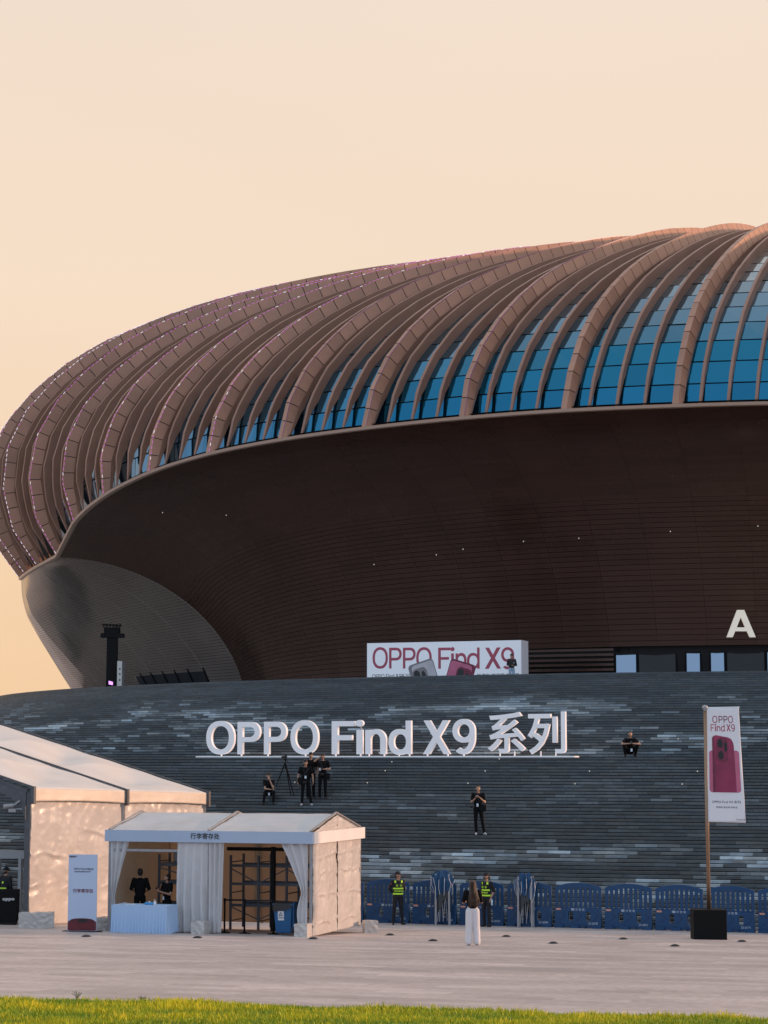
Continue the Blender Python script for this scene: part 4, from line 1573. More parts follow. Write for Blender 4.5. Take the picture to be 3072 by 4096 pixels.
def crumple(u, v, seed, folds=(.30, .55, .72)):
    """relief of a hanging vinyl sheet, metres: sharp creases, drape and pleats"""
    wx = noise.noise((u * 2.2, v * 1.8, seed)) * .9
    wy = noise.noise((u * 2.0, v * 2.4, seed + 31)) * .9
    h = .020 * abs(noise.noise((u * 3.1 + wy, v * 4.2 + wx, seed))) ** .7 - .018 * abs(noise.noise((u * 6.5 + wx, v * 9.0 + wy, seed + 5))) ** .8
    h += .008 * abs(noise.noise((u * 16 + wy * 2, v * 20, seed + 9)))
    for k, f in enumerate(folds):
        w = noise.noise((u * 4, f * 9, seed + 2))
        d = v - f - .05 * w - .02 * noise.noise((u * 9, f * 4, seed + 8)) + .012 * math.cos(u * 5.0 + k * 2)
        h += (.030 * math.exp(-(d / .012) ** 2) - .020 * math.exp(-((d + .03) / .03) ** 2)) * max(0, .35 + 1.5 * noise.noise((u * 4.5, f * 5, seed)))
    h += .020 * (ridge(u * 17 + 1.5 * noise.noise((u * 3, v, seed))) - .5) * max(0, v - .6) * 2.2
    return h


# ------------------------------------------------------------------ big marquee on the left
ML, MR_ = Vector((-10.84, 63.69)), Vector((-6.31, 73.45))
BL, HS_, RISE_M = 5.379, 8.74, 2.445
md = (MR_ - ML).normalized()
mdep = Vector((-md.y, md.x))
EZ = (4.465, 4.156)
GZ0 = gz(*ML)
mq = thing('marquee_tent', 'big cream marquee with pitched roof and crumpled vinyl wall', 'tent', (ML.x, ML.y, GZ0))
Q0 = Vector(mq.location)


def mqp(s, w, z):
    """s along the eave 0..2 bays, w into the tent, z above / along"""
    p = ML + md * (BL * s) + mdep * w
    return Vector((p.x, p.y, z)) - Q0


def eave(s):
    return EZ[0] + (EZ[1] - EZ[0]) * s / 2


M_ALU = mat('tent_alu', (.42, .39, .35), .45, .4, var=.1, scale=3)
M_ROOF = mat('marquee_roof', (.70, .66, .62), .5, var=.05, scale=.8, bump=.12, bscale=4)
M_MVAL = mat('marquee_valance', (.70, .60, .49), .45, var=.06, scale=2, bump=.25, bscale=8)
for b in (0, 1):
    mb = MB()

    def wl_(u, v, b=b):
        s = b + .02 + .96 * u
        base = gz(*(ML + md * BL * s)) + .01
        z = base + (eave(s) - .32 - base) * v
        return mqp(s, .02 - crumple(u * 1.2 + b * 3, v, 3.0 + b) * 1.6, z)
    mb.grid(wl_, 110, 90)
    mb.build('wall_panel', M_VINYL, mq, smooth=True, solid=.004)
    mb = MB()

    def vl(u, v, b=b):
        s = b + .008 + .984 * u
        drop = .40 * (1 - v) * (1 - .10 * math.sin(PI * u))
        return mqp(s, -.10 - .05 * (1 - v) * math.sin(PI * u) - .012 * noise.noise((u * 12, v * 3, 2)) * (1 - v), eave(s) - drop + .0)
    mb.grid(vl, 60, 8)
    mb.build('valance', M_MVAL, mq, smooth=True, solid=.006)
    for side in (0, 1):
        mb = MB()

        def rf(u, v, b=b, side=side):
            s = b + .004 + .992 * u
            w = (HS_ * v) if side == 0 else ((2 * HS_) - HS_ * v)
            sag = -.13 * math.sin(PI * u) * (abs(math.sin(PI * v * 3)) ** .6)
            dg = (v * 3.0 - u * 1.0) % 1.0
            wave = .30 * math.sin(PI * u) * abs(math.sin(PI * dg)) ** 1.5 * (.6 + .4 * noise.noise((u * 2, v * 3, b))) + .03 * noise.noise((u * 3, v * 8, b + 1))
            return mqp(s, w - (.10 if side == 0 else -.1) * (1 - v), eave(s) + RISE_M * v + (sag + wave) * min(1, v * 7))
        mb.grid(rf, 40, 60)
        mb.build('roof_panel', M_ROOF, mq, smooth=True, solid=.005)
for s in (0, 1, 2):
    mb = MB()
    g = gz(*(ML + md * BL * s))
    mb.bar(mqp(s, .06, g), mqp(s, .06, eave(s) - .1), .16, .12)
    mb.build('post', M_ALU if s else M_STEEL, mq)
    mb = MB()
    mb.bar(mqp(s, -.08, eave(s) + .045), mqp(s, HS_, eave(s) + RISE_M + .045), .07, .05)
    mb.bar(mqp(s, HS_, eave(s) + RISE_M + .04), mqp(s, 2 * HS_ + .1, eave(s) + .045), .07, .05)
    mb.build('roof_rail', M_STEEL, mq)
    mb = MB()
    mb.box(-.06, .06, -.06, .06, -.46, .08)
    o = mb.build('joint_plate', M_STEEL, mq)
    o.location = mqp(s, -.13, eave(s) - .02)
    o.rotation_euler = (0, 0, math.atan2(md.y, md.x))
    mb = MB()
    mb.bar(mqp(s, (2 * HS_ - .1), gz(*(ML + md * BL * s + mdep * (2 * HS_ - .1)))), mqp(s, (2 * HS_ - .1), eave(s) - .1), .16, .12)
    mb.build('post', M_STEEL, mq)
M_PURLINLINE = mat('purlin_line', (.42, .40, .38), .6)  # grey strips put in for the light and dark band edges over the purlins
for b in (0, 1):
    for q in (1 / 3, 2 / 3):
        mb = MB()
        for k in range(12):
            sa, sb_ = b + .02 + .96 * k / 12, b + .02 + .96 * (k + 1) / 12
            mb.bar(mqp(sa, HS_ * q, eave(sa) + RISE_M * q + .012), mqp(sb_, HS_ * q, eave(sb_) + RISE_M * q + .012), .07, .02)
        mb.build('purlin_line', M_PURLINLINE, mq)
# open gable frame on the near end
mb = MB()
mb.bar(mqp(-.01, .05, eave(0) - .16), mqp(-.01, HS_, eave(0) + RISE_M - .16), .10, .26)
mb.bar(mqp(-.01, HS_, eave(0) + RISE_M - .16), mqp(-.01, (2 * HS_ - .1), eave(0) - .16), .10, .26)
mb.build('rafter', M_STEEL, mq)
mb = MB()
pts = [mqp(-.015, .06, eave(0) - .12), mqp(-.015, .06, eave(0) - .95), mqp(-.015, .22, eave(0) - .55), mqp(-.015, .62, eave(0) - .28),
       mqp(-.015, 1.25, eave(0) - .02), mqp(-.015, 1.25, eave(0) + .2)]
mb.face(pts)
mb.build('knee_plate', M_STEEL, mq, solid=.09)
mb = MB()
c = mqp(-.05, .42, eave(0) - .52)
mb.tube([c, c + Vector((-.26, -.12, -.03))], [.06, .075], 12)
mb.bar(c, c + Vector((.2, .05, .15)), .05)
mb.box(c.x - .12, c.x + .10, c.y - .10, c.y + .06, c.z - .20, c.z - .10)
mb.build('security_camera', M_GREYMETAL, mq)
# ------------------------------------------------------------------ small tent (luggage desk)
e_ = Vector((-math.cos(.313), math.sin(.313)))
FR = Vector((-2.04, 58.39))
TW, TD = 6.17, 4.25
FLp = FR + e_ * TW
TGZ = gz(*FR) + .0
trz = math.atan2(-e_.y, -e_.x)
tent = thing('booth_tent', 'small white booth tent with flat fascia, curtains and pitched roof', 'tent', (FLp.x, FLp.y, TGZ), trz)
ZE, ZV, ZR = 2.875, 2.55, 3.34
M_BOARD = mat('fascia_board', (.80, .76, .74), .5, var=.03, scale=2)
M_BOARDBLUE = mat('fascia_pale_blue', (.40, .49, .62), .5, var=.03, scale=2)


def tl(x, y, z=0.0):
    """tent-local point to world"""
    c, s = math.cos(trz), math.sin(trz)
    return Vector((FLp.x + c * x - s * y, FLp.y + s * x + c * y, TGZ + z))


for x0, x1, y0, y1, nm in ((-.10, TW + .10, -.14, -.08, 'fascia'), (TW + .08, TW + .14, -.08, TD + .1, 'fascia'),
                           (-.14, -.08, -.08, TD + .1, 'fascia')):
    mb = MB()
    mb.box(x0, x1, y0, y1, ZV, ZE)
    fas = mb.build(nm, M_BOARDBLUE if y0 == -.14 else M_BOARD, tent)
    if y0 == -.14:
        text('lettering', '行李寄存处', .18, M_INK, fas, up(3.02, -.145, 2.66), .003, bold=.002)
for b in (0, 1):
    for side in (0, 1):
        mb = MB()

        def rf(u, v, b=b, side=side):
            x = TW / 2 * (b + u)
            y = -.08 + (TD / 2 + .08) * v if side == 0 else TD + .08 - (TD / 2 + .08) * v
            sg = -.035 * math.sin(PI * u) * math.sin(PI * v)
            wr = .014 * math.sin((u * 9 + v * 7)) * math.exp(-((v - .3 - .4 * u) / .25) ** 2) + .012 * noise.noise((u * 5, v * 6, b))
            return Vector((x, y, ZE - .02 + (ZR - ZE) * v + sg + wr))
        mb.grid(rf, 40, 24)
        mb.build('roof_panel', M_VINYL2, tent, smooth=True, solid=.004)
for x in (.0, TW / 2, TW):
    mb = MB()
    mb.bar((x, -.06, ZE + .02), (x, TD / 2, ZR + .03), .06, .03)
    mb.bar((x, TD / 2, ZR + .03), (x, TD + .06, ZE + .02), .06, .03)
    mb.build('roof_rail', M_GREYMETAL, tent)
    for y in (.03, TD - .03):
        mb = MB()
        mb.box(x - .04, x + .04, y - .04, y + .04, -.02, ZE - .05)
        mb.build('post', M_GREYMETAL, tent)
mb = MB()
mb.bar((0, .03, ZV + .02), (TW, .03, ZV + .02), .06)
mb.bar((0, TD - .03, ZV + .02), (TW, TD - .03, ZV + .02), .06)
mb.bar((0, .03, 2.30), (TW / 2, .03, 2.30), .07, .07)
mb.build('header_rail', M_GREYMETAL, tent)
mb = MB()
mb.bar((3.2, 1.1, 2.33), (5.3, 1.1, 2.33), .08, .10)
mb.bar((4.62, 1.1, 2.4), (4.62, 1.1, .02), .12, .12)
mb.bar((2.0, 1.6, 2.4), (2.0, 1.6, .02), .10, .10)
mb.build('inner_frame', M_BLACK, tent)
# right gable wall, two halves with a seam, and the triangle above
for k in (0, 1):
    mb = MB()
    mb.grid(lambda u, v: Vector((TW + .04 + crumple(u * .9 + 4 * k, v, 11.0 + 3 * k, (.12, .42, .66, .84)) * 1.5,
                                 TD * (.5 * k + .008 + .484 * u), .0 + (ZV + .05) * v)), 60, 90)
    mb.build('wall_panel', M_VINYL, tent, smooth=True, solid=.003)
mb = MB()
mb.box(TW + .0, TW + .03, TD / 2 - .03, TD / 2 + .03, 0, ZR - .1)
mb.build('seam', M_BLACK, tent)
mb = MB()
mb.grid(lambda u, v: Vector((TW + .03 + .02 * noise.noise((u * 9, v * 5, 3)) + .01 * math.sin(u * 55) * v,
                             TD * u, ZE - .05 + (ZR - ZE) * (1 - abs(2 * u - 1)) * v)), 60, 16)
mb.build('gable_panel', M_VINYL, tent, smooth=True, solid=.003)
M_LINING = mat('tent_lining', (.62, .52, .41), .6, var=.08, scale=1.5, bump=.2, bscale=4)
translucent(M_LINING, (.70, .58, .44), .35)
mb = MB()
mb.grid(lambda u, v: Vector((TW * u, TD - .1 + .02 * noise.noise((u * 8, v * 6, 2)), (ZE - .05) * v)), 60, 30)
mb.build('rear_wall', M_LINING, tent, smooth=True, solid=.003)
mb = MB()
mb.grid(lambda u, v: Vector((-.01 - .02 * noise.noise((u * 8, v * 6, 4)), TD * u, (ZE - .05) * v)), 40, 30)
mb.build('wall_panel', M_LINING, tent, smooth=True, solid=.003)
# curtains


def curtain(fn, nu, nv, nm='curtain'):
    mb = MB()
    mb.grid(fn, nu, nv)
    mb.build(nm, M_VINYL2, tent, smooth=True, solid=.003)


def cur_mid(u, v):
    x = 2.13 + .92 * u - .03 * (1 - v) * math.sin(u * 5)
    a = .05 + .03 * math.sin(v * 4)
    return Vector((x, -.03 - a * math.sin(u * 24 + .8 * math.sin(v * 3)) * (.5 + .5 * (1 - v)) - .06 * (1 - v) * math.sin(PI * u) +
                   .015 * noise.noise((u * 6, v * 9, 1)), .02 + 2.56 * v))


def cur_mid2(u, v):
    x = 3.12 + (.42 - .06 * (1 - v)) * u
    return Vector((x, -.02 - .05 * math.sin(u * 17 + 1) * (.6 + .4 * v) + .012 * noise.noise((u * 6, v * 9, 7)), .02 + 2.56 * v))


def cur_left(u, v):
    tie = .95
    z = .05 + 2.53 * v
    wid = .13 + (.42 * ((z - tie) / 1.63) ** 1.2 if z > tie else .10 * (1 - z / tie))
    return Vector((.06 + wid * u, -.02 - .05 * math.sin(u * 15 + v * 2) * (.35 + .65 * v) - .02 * noise.noise((u * 4, v * 8, 3)), z))


def cur_right(u, v):
    tie = 1.18
    z = .05 + 2.53 * v
    wid = .16 + (.62 * ((z - tie) / 1.4) ** 1.15 if z > tie else .14 * math.sin(PI * z / tie))
    return Vector((TW - .10 - wid * (1 - u), -.02 - .05 * math.sin(u * 16 + v * 2) * (.35 + .65 * v) - .02 * noise.noise((u * 4, v * 8, 5)), z))


curtain(cur_mid, 90, 40)
curtain(cur_mid2, 60, 40)
curtain(cur_left, 40, 50)
curtain(cur_right, 44, 50)

# ------------------------------------------------------------------ racks and luggage inside
M_RACK = mat('rack_steel', (.09, .10, .115), .5, .5)
for nm_lab, x0, x1, y0, y1 in (('grey steel luggage rack behind the desk in the booth tent', .95, 2.55, 1.35, 2.1),
                               ('wide empty steel luggage rack behind the belt posts in the booth tent', 3.15, 5.75, 1.5, 2.5)):
    rk = thing('luggage_rack', nm_lab, 'rack', tl(x0, y0), trz)
    w, dd = x1 - x0, y1 - y0
    nx = 2 if w < 2 else 4
    for k in range(nx):
        for y in (0, dd):
            mb = MB()
            x = w * k / (nx - 1)
            mb.box(x - .03, x + .03, y - .03, y + .03, 0.002, 2.13)
            mb.build('upright', M_RACK, rk)
    for z in (.70, 1.31, 1.83):
        for y in (0, dd):
            mb = MB()
            mb.bar((0, y, z), (w, y, z), .045, .075)
            mb.build('beam', M_RACK, rk)
    for k in range(nx):
        x = w * k / (nx - 1)
        mb = MB()
        for z in (.25, 1.05, 1.93):
            mb.bar((x, 0, z), (x, dd, z), .03)
        mb.build('cross_bar', M_RACK, rk)
    for k in range(nx - 1):
        a, b = w * k / (nx - 1), w * (k + 1) / (nx - 1)
        mb = MB()
        if k % 2 == 0:
            mb.bar((a, -.01, 1.75), (b, -.01, 1.33), .03)
            mb.bar((a, -.01, .66), (b, -.01, .3), .03)
        else:
            mb.bar((b, -.01, 1.75), (a, -.01, 1.33), .03)
            mb.bar((b, -.01, .66), (a, -.01, .3), .03)
        mb.build('brace', M_RACK, rk)
    if w < 2:
        for z in (1.31, 1.83):
            mb = MB()
            mb.box(.02, w - .02, .02, dd - .02, z + .04, z + .055)
            mb.build('shelf', M_RACK, rk)
M_CASE = mat('suitcase_grey', (.20, .20, .20), .45)
sc1 = thing('suitcase', 'grey hard-shell suitcase lying on top of the luggage rack', 'suitcase', tl(1.62, 1.72, 1.888), trz)
mb = MB()
mb.box(-.27, .27, -.30, .30, 0, .36)
mb.build('shell', M_CASE, sc1, bevel=.05)
mb = MB()
for q in range(5):
    mb.box(-.22 + q * .11 - .012, -.22 + q * .11 + .012, -.306, -.299, .04, .32)
mb.build('rib', M_CASE, sc1)
mb = MB()
mb.bar((-.30, -.1, .30), (-.30, .1, .30), .03)
mb.tube([(-.27, -.26, .33), (-.36, -.26, .33)], .03, 10)
mb.build('handle', M_BLACK, sc1)
for lab, x, z, hgt, w in (('black suitcase beside the grey one on the luggage rack', 2.25, 1.888, .36, .26),
                          ('black backpack standing on the shelf behind the desk', 2.20, 1.368, .46, .32)):
    bg_ = thing('backpack' if hgt > .4 else 'suitcase', lab, 'luggage', tl(x, 1.75, z), trz)
    mb = MB()
    mb.box(-w / 2, w / 2, -.2, .2, 0, hgt)
    mb.build('body', M_BLACK, bg_, bevel=.06)
    mb = MB()
    mb.box(-w * .35, w * .35, -.26, -.19, .05, hgt * .55)
    mb.build('pocket', M_BLACK, bg_, bevel=.03)
    mb = MB()
    mb.tube([(-.06, 0, hgt - .01), (-.05, 0, hgt + .05), (.05, 0, hgt + .05), (.06, 0, hgt - .01)], .012, 6)
    mb.build('handle', M_BLACK, bg_)

# ------------------------------------------------------------------ desk with skirted cloth
tp = gp(567, 3731) + Vector((.05, .12, 0))
desk = thing('skirted_table', 'folding table under a pleated pale blue cloth before the booth tent', 'table', tp, trz)
M_CLOTH = mat('pale_blue_cloth', (.42, .58, .80), .7, bump=.05, bscale=40)
TWD, TDP, THT = 1.72, .70, .775
mb = MB()


def rr_pt(s):
    """walk round the table edge, s 0..1"""
    per = [(-TWD / 2, -TDP / 2), (TWD / 2, -TDP / 2), (TWD / 2, TDP / 2), (-TWD / 2, TDP / 2)]
    L = [TWD, TDP, TWD, TDP]
    d = s * sum(L)
    for k in range(4):
        if d <= L[k] or k == 3:
            a, b = Vector(per[k]), Vector(per[(k + 1) % 4])
            t = min(1, d / L[k])
            p = a.lerp(b, t)
            n = Vector(((b - a).y, -(b - a).x)).normalized()
            return p, n, d
        d -= L[k]


def skirt(u, v):
    p, n, d = rr_pt(u % 1.0)
    amp = .004 + .022 * (1 - v)
    o = amp * math.sin(u * 2 * PI * 46 + 1.3 * math.sin(u * 40)) + .035 * (1 - v) ** 1.5
    return Vector((p.x + n.x * o, p.y + n.y * o, .006 + (THT - .01) * v + .012 * math.sin(u * 30) * (1 - v)))


mb.grid(skirt, 420, 10)
mb.build('cloth_skirt', M_CLOTH, desk, smooth=True)
mb = MB()
mb.box(-TWD / 2, TWD / 2, -TDP / 2, TDP / 2, THT - .02, THT)
mb.build('table_top', M_CLOTH, desk, bevel=.01)
for sx in (-1, 1):
    for sy in (-1, 1):
        mb = MB()
        mb.box(sx * .75 - .02, sx * .75 + .02, sy * .28 - .02, sy * .28 + .02, .002, THT - .02)
        mb.build('leg', M_STEEL, desk)


def dsk(x, y, z=THT):
    c, s = math.cos(trz), math.sin(trz)
    return Vector((tp.x + c * x - s * y, tp.y + s * x + c * y, tp.z + z))


M_BLUEBOX = mat('tissue_blue', (.05, .28, .55), .4, var=.3, scale=14)
o = thing('tissue_pack', 'bright blue tissue pack lying on the skirted table', 'tissue pack', dsk(.18, -.05), trz)
mb = MB()
mb.box(-.13, .13, -.06, .06, 0, .075)
mb.build('wrapper', M_BLUEBOX, o, bevel=.02)
mb = MB()
mb.face([(-.03, -.02, .074), (.03, -.02, .074), (.02, 0, .10), (-.02, .01, .10)])
mb.build('tissue', M_WHITE, o, solid=.004)
o = thing('pump_bottle', 'clear white pump bottle of hand gel on the skirted table', 'bottle', dsk(.38, -.12), trz)
mb = MB()
mb.lathe([(.035, 0), (.04, .005), (.04, .09), (.03, .105), (.015, .11)], n=16)
mb.build('bottle', M_WHITE, o, smooth=True)
mb = MB()
mb.lathe([(.012, .11), (.012, .135), (.006, .137), (.006, .155)], n=10)
mb.bar((0, 0, .157), (-.035, -.01, .157), .012)
mb.build('pump', M_WHITE, o)
o = thing('paper_sheet', 'loose white paper sheets lying on the skirted table', 'paper', dsk(-.42, -.02), trz + .3)
mb = MB()
mb.box(-.15, .15, -.1, .1, 0, .012)
mb.build('lower_sheet', M_WHITE, o)
mb = MB()
mb.grid(lambda u, v: Vector((-.2 + .28 * u, -.09 + .2 * v, .016 + .03 * (1 - u) ** 2)), 8, 3)
mb.build('upper_sheet', M_WHITE, o, solid=.002)

# ------------------------------------------------------------------ upright sign board
sp = gp(327, 3727)
H_ = 300 / (F_PX / sp.y)
W_ = 115 / (F_PX / sp.y)
sb = thing('sign_board', 'tall pale blue standing sign board by the marquee wall', 'sign', sp, math.radians(-6))
M_SIGNBLUE = mat('sign_pale_blue', (.50, .59, .76), .5)
mb = MB()
mb.box(-W_ / 2, W_ / 2, 0, .04, .02, H_)
sbp = mb.build('panel', M_SIGNBLUE, sb)
mb = MB()
mb.box(-W_ / 2 - .15, W_ / 2 + .15, -.10, .22, .002, .02)
mb.build('base_plate', M_BLACK, sb)
text('lettering', 'oppo', .085, M_INK, sbp, up(-W_ / 2 + .12, -.003, H_ - .075), bold=.002, sx=1.25)
x1 = word('lettering', 'OPPO Find X9', M_INK, sbp, -.26, -.003, H_ - .43, .052, t=.13)
text('lettering', '系列', .068, M_INK, sbp, up(x1 + .06, -.003, H_ - .435))
text('lettering', '新品发布会暨开发者大会', .042, M_INK, sbp, up(0, -.003, H_ - .495))
text('lettering', '行李寄存处', .118, mat('ink_plum', (.16, .03, .05), .5), sbp, up(.02, -.003, H_ - 1.06), bold=.002)
shape('printed_phone', [rrect(-W_ / 2 + .005, .03, W_ / 2 - .005, .30, .04)], mat('ink_oxblood', (.14, .015, .022), .4, var=.2, scale=5), sbp, up(0, -.003, 0))
shape('printed_phone', [ell(0, .30, W_ / 2 - .06, .075, n=30)], mat('ink_oxblood2', (.10, .012, .02), .4), sbp, up(0, -.006, 0))
shape('printed_phone', [ell(0.02, .31, .14, .045, n=24)], M_LENS, sbp, up(0, -.009, 0))

# ------------------------------------------------------------------ vinyl wrapped ballast blocks
for k, (px, py, w, h, rz_, lab) in enumerate((
        (1232, 3741, .38, .36, trz, 'white wrapped ballast block at the sunlit corner of the booth tent'),
        (1457, 3724, .40, .36, trz + .5, 'tilted white wrapped ballast block behind the booth tent end wall'),
        (818, 3733, .40, .36, trz, 'white wrapped ballast block at the foot of the middle curtain'),
        (142, 3712, 1.02, .44, .12, 'long crumpled white ballast block at the marquee corner post'),
        (405, 3722, .50, .36, .35, 'low white ballast block between sign board and skirted table'))):
    p = gp(px, py) + Vector((0, .15, 0))
    if k < 3:                                   # standing against the booth tent's posts
        p = (tl(TW - .10, -.34), tl(TW + .42, TD - .25), tl(3.0, -.36))[k]
        p.z = gz(p.x, p.y)
    o = thing('ballast_block', lab, 'ballast block', p, rz_)
    random.seed(60 + k)
    mb = MB()

    def blk(u, v, w=w, h=h, k=k):
        a = u * 4
        s = int(a) % 4
        t = a - int(a)
        cs = [(-w / 2, -.2), (w / 2, -.2), (w / 2, .2), (-w / 2, .2)]
        q0, q1 = cs[s], cs[(s + 1) % 4]
        x, y = q0[0] + (q1[0] - q0[0]) * t, q0[1] + (q1[1] - q0[1]) * t
        d = .02 * noise.noise((x * 7 + k, v * 5, y * 7)) + .012 * math.sin((x + v * h) * 26) * math.sin(PI * t)
        return Vector((x * (1 + d * 2), y * (1 + d * 2.5) - d * .6, .002 + h * v * (1 + .06 * noise.noise((x * 4, y * 4, k)))))
    mb.grid(blk, 64, 14)
    mb.build('wrap', M_VINYL, o, smooth=False)
    mb = MB()
    mb.box(-w / 2 + .01, w / 2 - .01, -.19, .19, h * .5, h - .012)
    mb.build('top_flap', M_VINYL, o, bevel=.01)
    mb = MB()
    mb.bar((-w * .42, -.212, h * .93), (w * .38, -.208, h * .1), .012, .004)
    mb.build('seam', M_VINYL2, o)

# ------------------------------------------------------------------ belt posts and recycling bin
M_BELT = mat('belt_black', (.010, .010, .012), .7)
posts = [(895, 3733), (975, 3736), (1092, 3739)]
pp = [gp(*q) + Vector((0, .25, 0)) for q in posts]
for k, p in enumerate(pp):
    p.z = gz(p.x, p.y)
    lab = ('black belt post beside the middle curtain of the booth tent', 'black belt post in the open bay, between curtain and bin',
           'black belt post half hidden behind the blue bin')[k]
    o = thing('belt_post', lab, 'belt post', p, 0)
    mb = MB()
    mb.lathe([(.17, .002), (.17, .02), (.06, .04), (.03, .06)], n=20)
    mb.build('base', M_BLACK, o, smooth=False)
    mb = MB()
    mb.lathe([(.028, .05), (.028, .90), (.036, .905), (.036, .97), (.02, .985)], n=14)
    mb.build('pole', M_BLACK, o)
    if k < 2:
        d = pp[k + 1] - p
        mb = MB()
        mb.bar((0, 0, .93), (d.x, d.y, .93 + d.z), .008, .05)
        mb.build('belt', M_BELT, o)
    else:
        d = tl(TW - .3, .3) - p
        mb = MB()
        mb.bar((0, 0, .93), (d.x, d.y, .93), .008, .05)
        mb.build('belt', M_BELT, o)
bp0 = gp(1142, 3742)
binn = thing('recycling_bin', 'blue wheeled recycling bin with black liner and white label', 'bin', bp0 + Vector((0, .2, 0)), trz)
M_BINBLUE = mat('bin_blue', (.012, .10, .25), .42, var=.08, scale=4)
mb = MB()
mb.hexa([(-.23, -.22, .06), (.23, -.22, .06), (.23, .26, .06), (-.23, .26, .06),
         (-.285, -.29, .86), (.285, -.29, .86), (.285, .31, .86), (-.285, .31, .86)])
mb.build('body', M_BINBLUE, binn, bevel=.035)
mb = MB()
mb.box(-.30, .30, -.305, .325, .845, .885)
mb.build('rim', M_BINBLUE, binn, bevel=.012)
mb = MB()
random.seed(9)


def liner(u, v):
    a = u * 2 * PI
    c, s = math.cos(a), math.sin(a)
    rx = .32 + .012 * math.sin(a * 9)
    x = rx * math.copysign(abs(c) ** .35, c)
    y = .335 * math.copysign(abs(s) ** .35, s) + .01
    drop = .16 + .07 * math.sin(a * 3 + 1) + .05 * noise.noise((c * 2, s * 2, 1))
    return Vector((x * (1 + .04 * (1 - v)), y * (1 + .04 * (1 - v)), .895 - drop * (1 - v) + .02 * noise.noise((a * 2, v * 4, 2)) * v))


mb.grid(liner, 60, 6)
mb.box(-.29, .29, -.29, .31, .888, .90)
mb.build('liner', mat('bag_black', (.012, .011, .010), .28), binn, smooth=True)
mb = MB()
mb.box(.30, .34, -.28, .30, .20, .92)
mb.build('lid', M_BINBLUE, binn, bevel=.02)
mb = MB()
for x in (-.2, .2):
    mb.tube([(x - .03, .28, .09), (x + .03, .28, .09)], .088, 16)
mb.build('wheel', M_BLACK, binn)
mb = MB()
LX = -.05
mb.hexa([(LX - .09, -.262, .42), (LX + .09, -.262, .42), (LX + .09, -.255, .42), (LX - .09, -.255, .42),
         (LX - .09, -.284, .68), (LX + .09, -.284, .68), (LX + .09, -.277, .68), (LX - .09, -.277, .68)])
lab_ = mb.build('label', M_WHITE, binn)
TILT = Matrix.Rotation(-.084, 4, 'X')
tri = [[(-.062, 0), (.062, 0), (0, .105)], [(-.038, .014), (.038, .014), (0, .08)]]
shape('recycling_mark', tri, M_INK, lab_, Matrix.Translation((LX, -.2845, .545)) @ Matrix.Rotation(.084, 4, 'X') @ RX, .001)
text('lettering', '可回收物', .042, M_INK, lab_, Matrix.Translation((LX, -.2745, .475)) @ Matrix.Rotation(.084, 4, 'X') @ RX, .001)

# ------------------------------------------------------------------ things at the far left under the marquee gable
lp_ = gp(30, 3700)
ct = thing('counter', 'black draped counter with a small white logo at the marquee gable', 'counter', (lp_.x - .25, lp_.y, lp_.z), .05)
mb = MB()
mb.box(-.75, .53, 0, .6, .10, 1.05)
mb.build('drape', M_BLACK, ct, bevel=.015)
mb = MB()
mb.box(-.70, .48, .05, .55, .002, .10)
mb.build('plinth', M_DARK, ct)
text('logo', 'oppo', .14, M_WHITE, ct, up(.26, -.003, .74), bold=.002, sx=1.25)
gt = gp(20, 3690)
gate = thing('detector_gate', 'pale grey walk-through security gate under the marquee gable', 'gate', (gt.x - .25, gt.y + 3.0, gz(gt.x, gt.y + 3)), .0)
M_GATE = mat('gate_grey', (.48, .52, .55), .5)
mb = MB()
mb.box(-.6, .82, -.1, .35, 1.98, 2.24)
mb.build('header', M_GATE, gate)
for x in (-.6, .12):
    mb = MB()
    mb.box(x, x + .09, -.1, .35, 0, 1.98)
    mb.build('side_panel', M_GATE, gate)
mb = MB()
mb.box(.76, .80, 0, .25, 0, 1.98)
mb.build('side_panel', M_GATE, gate)

# ------------------------------------------------------------------ dark mushroom lights in the paving
M_CAP = mat('ground_light_cap', (.02, .02, .021), .5, .3)
random.seed(8)
for px, py in ((345, 3748), (790, 3753), (1253, 3757), (1560, 3742), (1732, 3765), (2025, 3748), (2213, 3775), (2493, 3758), (2700, 3786), (2968, 3768)):
    p = gp(px, py)
    o = thing('ground_light', 'small dark domed light fitting set in the plaza paving', 'light', p, 0, 'dark ground lights in the paving')
    mb = MB()
    mb.lathe([(.13, .0), (.13, .012), (.10, .04), (.05, .058), (.0, .062)], n=18)
    mb.build('cap', M_CAP, o, smooth=True)
    mb = MB()
    mb.lathe([(.17, .001), (.17, .008), (.12, .012)], n=18)
    mb.build('flange', M_GREYMETAL, o)

# ------------------------------------------------------------------ lighting tower and totem on the terrace
tw = Vector((uv(447, 2750)[0] * 122, 122, TERR))
tower = thing('lighting_tower', 'black draped truss tower topped with stage lights on the terrace', 'tower', tw)
mb = MB()
mb.hexa([(-.31, -.31, 0), (.31, -.31, 0), (.31, .31, 0), (-.31, .31, 0), (-.29, -.29, 3.3), (.29, -.29, 3.3), (.29, .29, 3.3), (-.29, .29, 3.3)])
mb.build('mast', M_BLACK, tower)
mb = MB()
mb.box(-.67, .67, -.35, .35, 3.12, 3.36)
mb.build('platform', M_BLACK, tower)
mb = MB()
mb.box(-.47, .42, -.36, .36, 3.36, 3.72)
mb.build('head_box', M_BLACK, tower)
for k in range(6):
    mb = MB()
    x = -.5 + k * .19
    mb.tube([(x, -.3, 3.8), (x + .05, -.45, 3.86)], [.06, .075], 10)
    mb.bar((x, -.3, 3.7), (x, -.3, 3.82), .03)
    mb.build('lamp', M_BLACK, tower)
mb = MB()
mb.bar((-.62, -.3, 3.92), (.55, -.3, 3.80), .05)
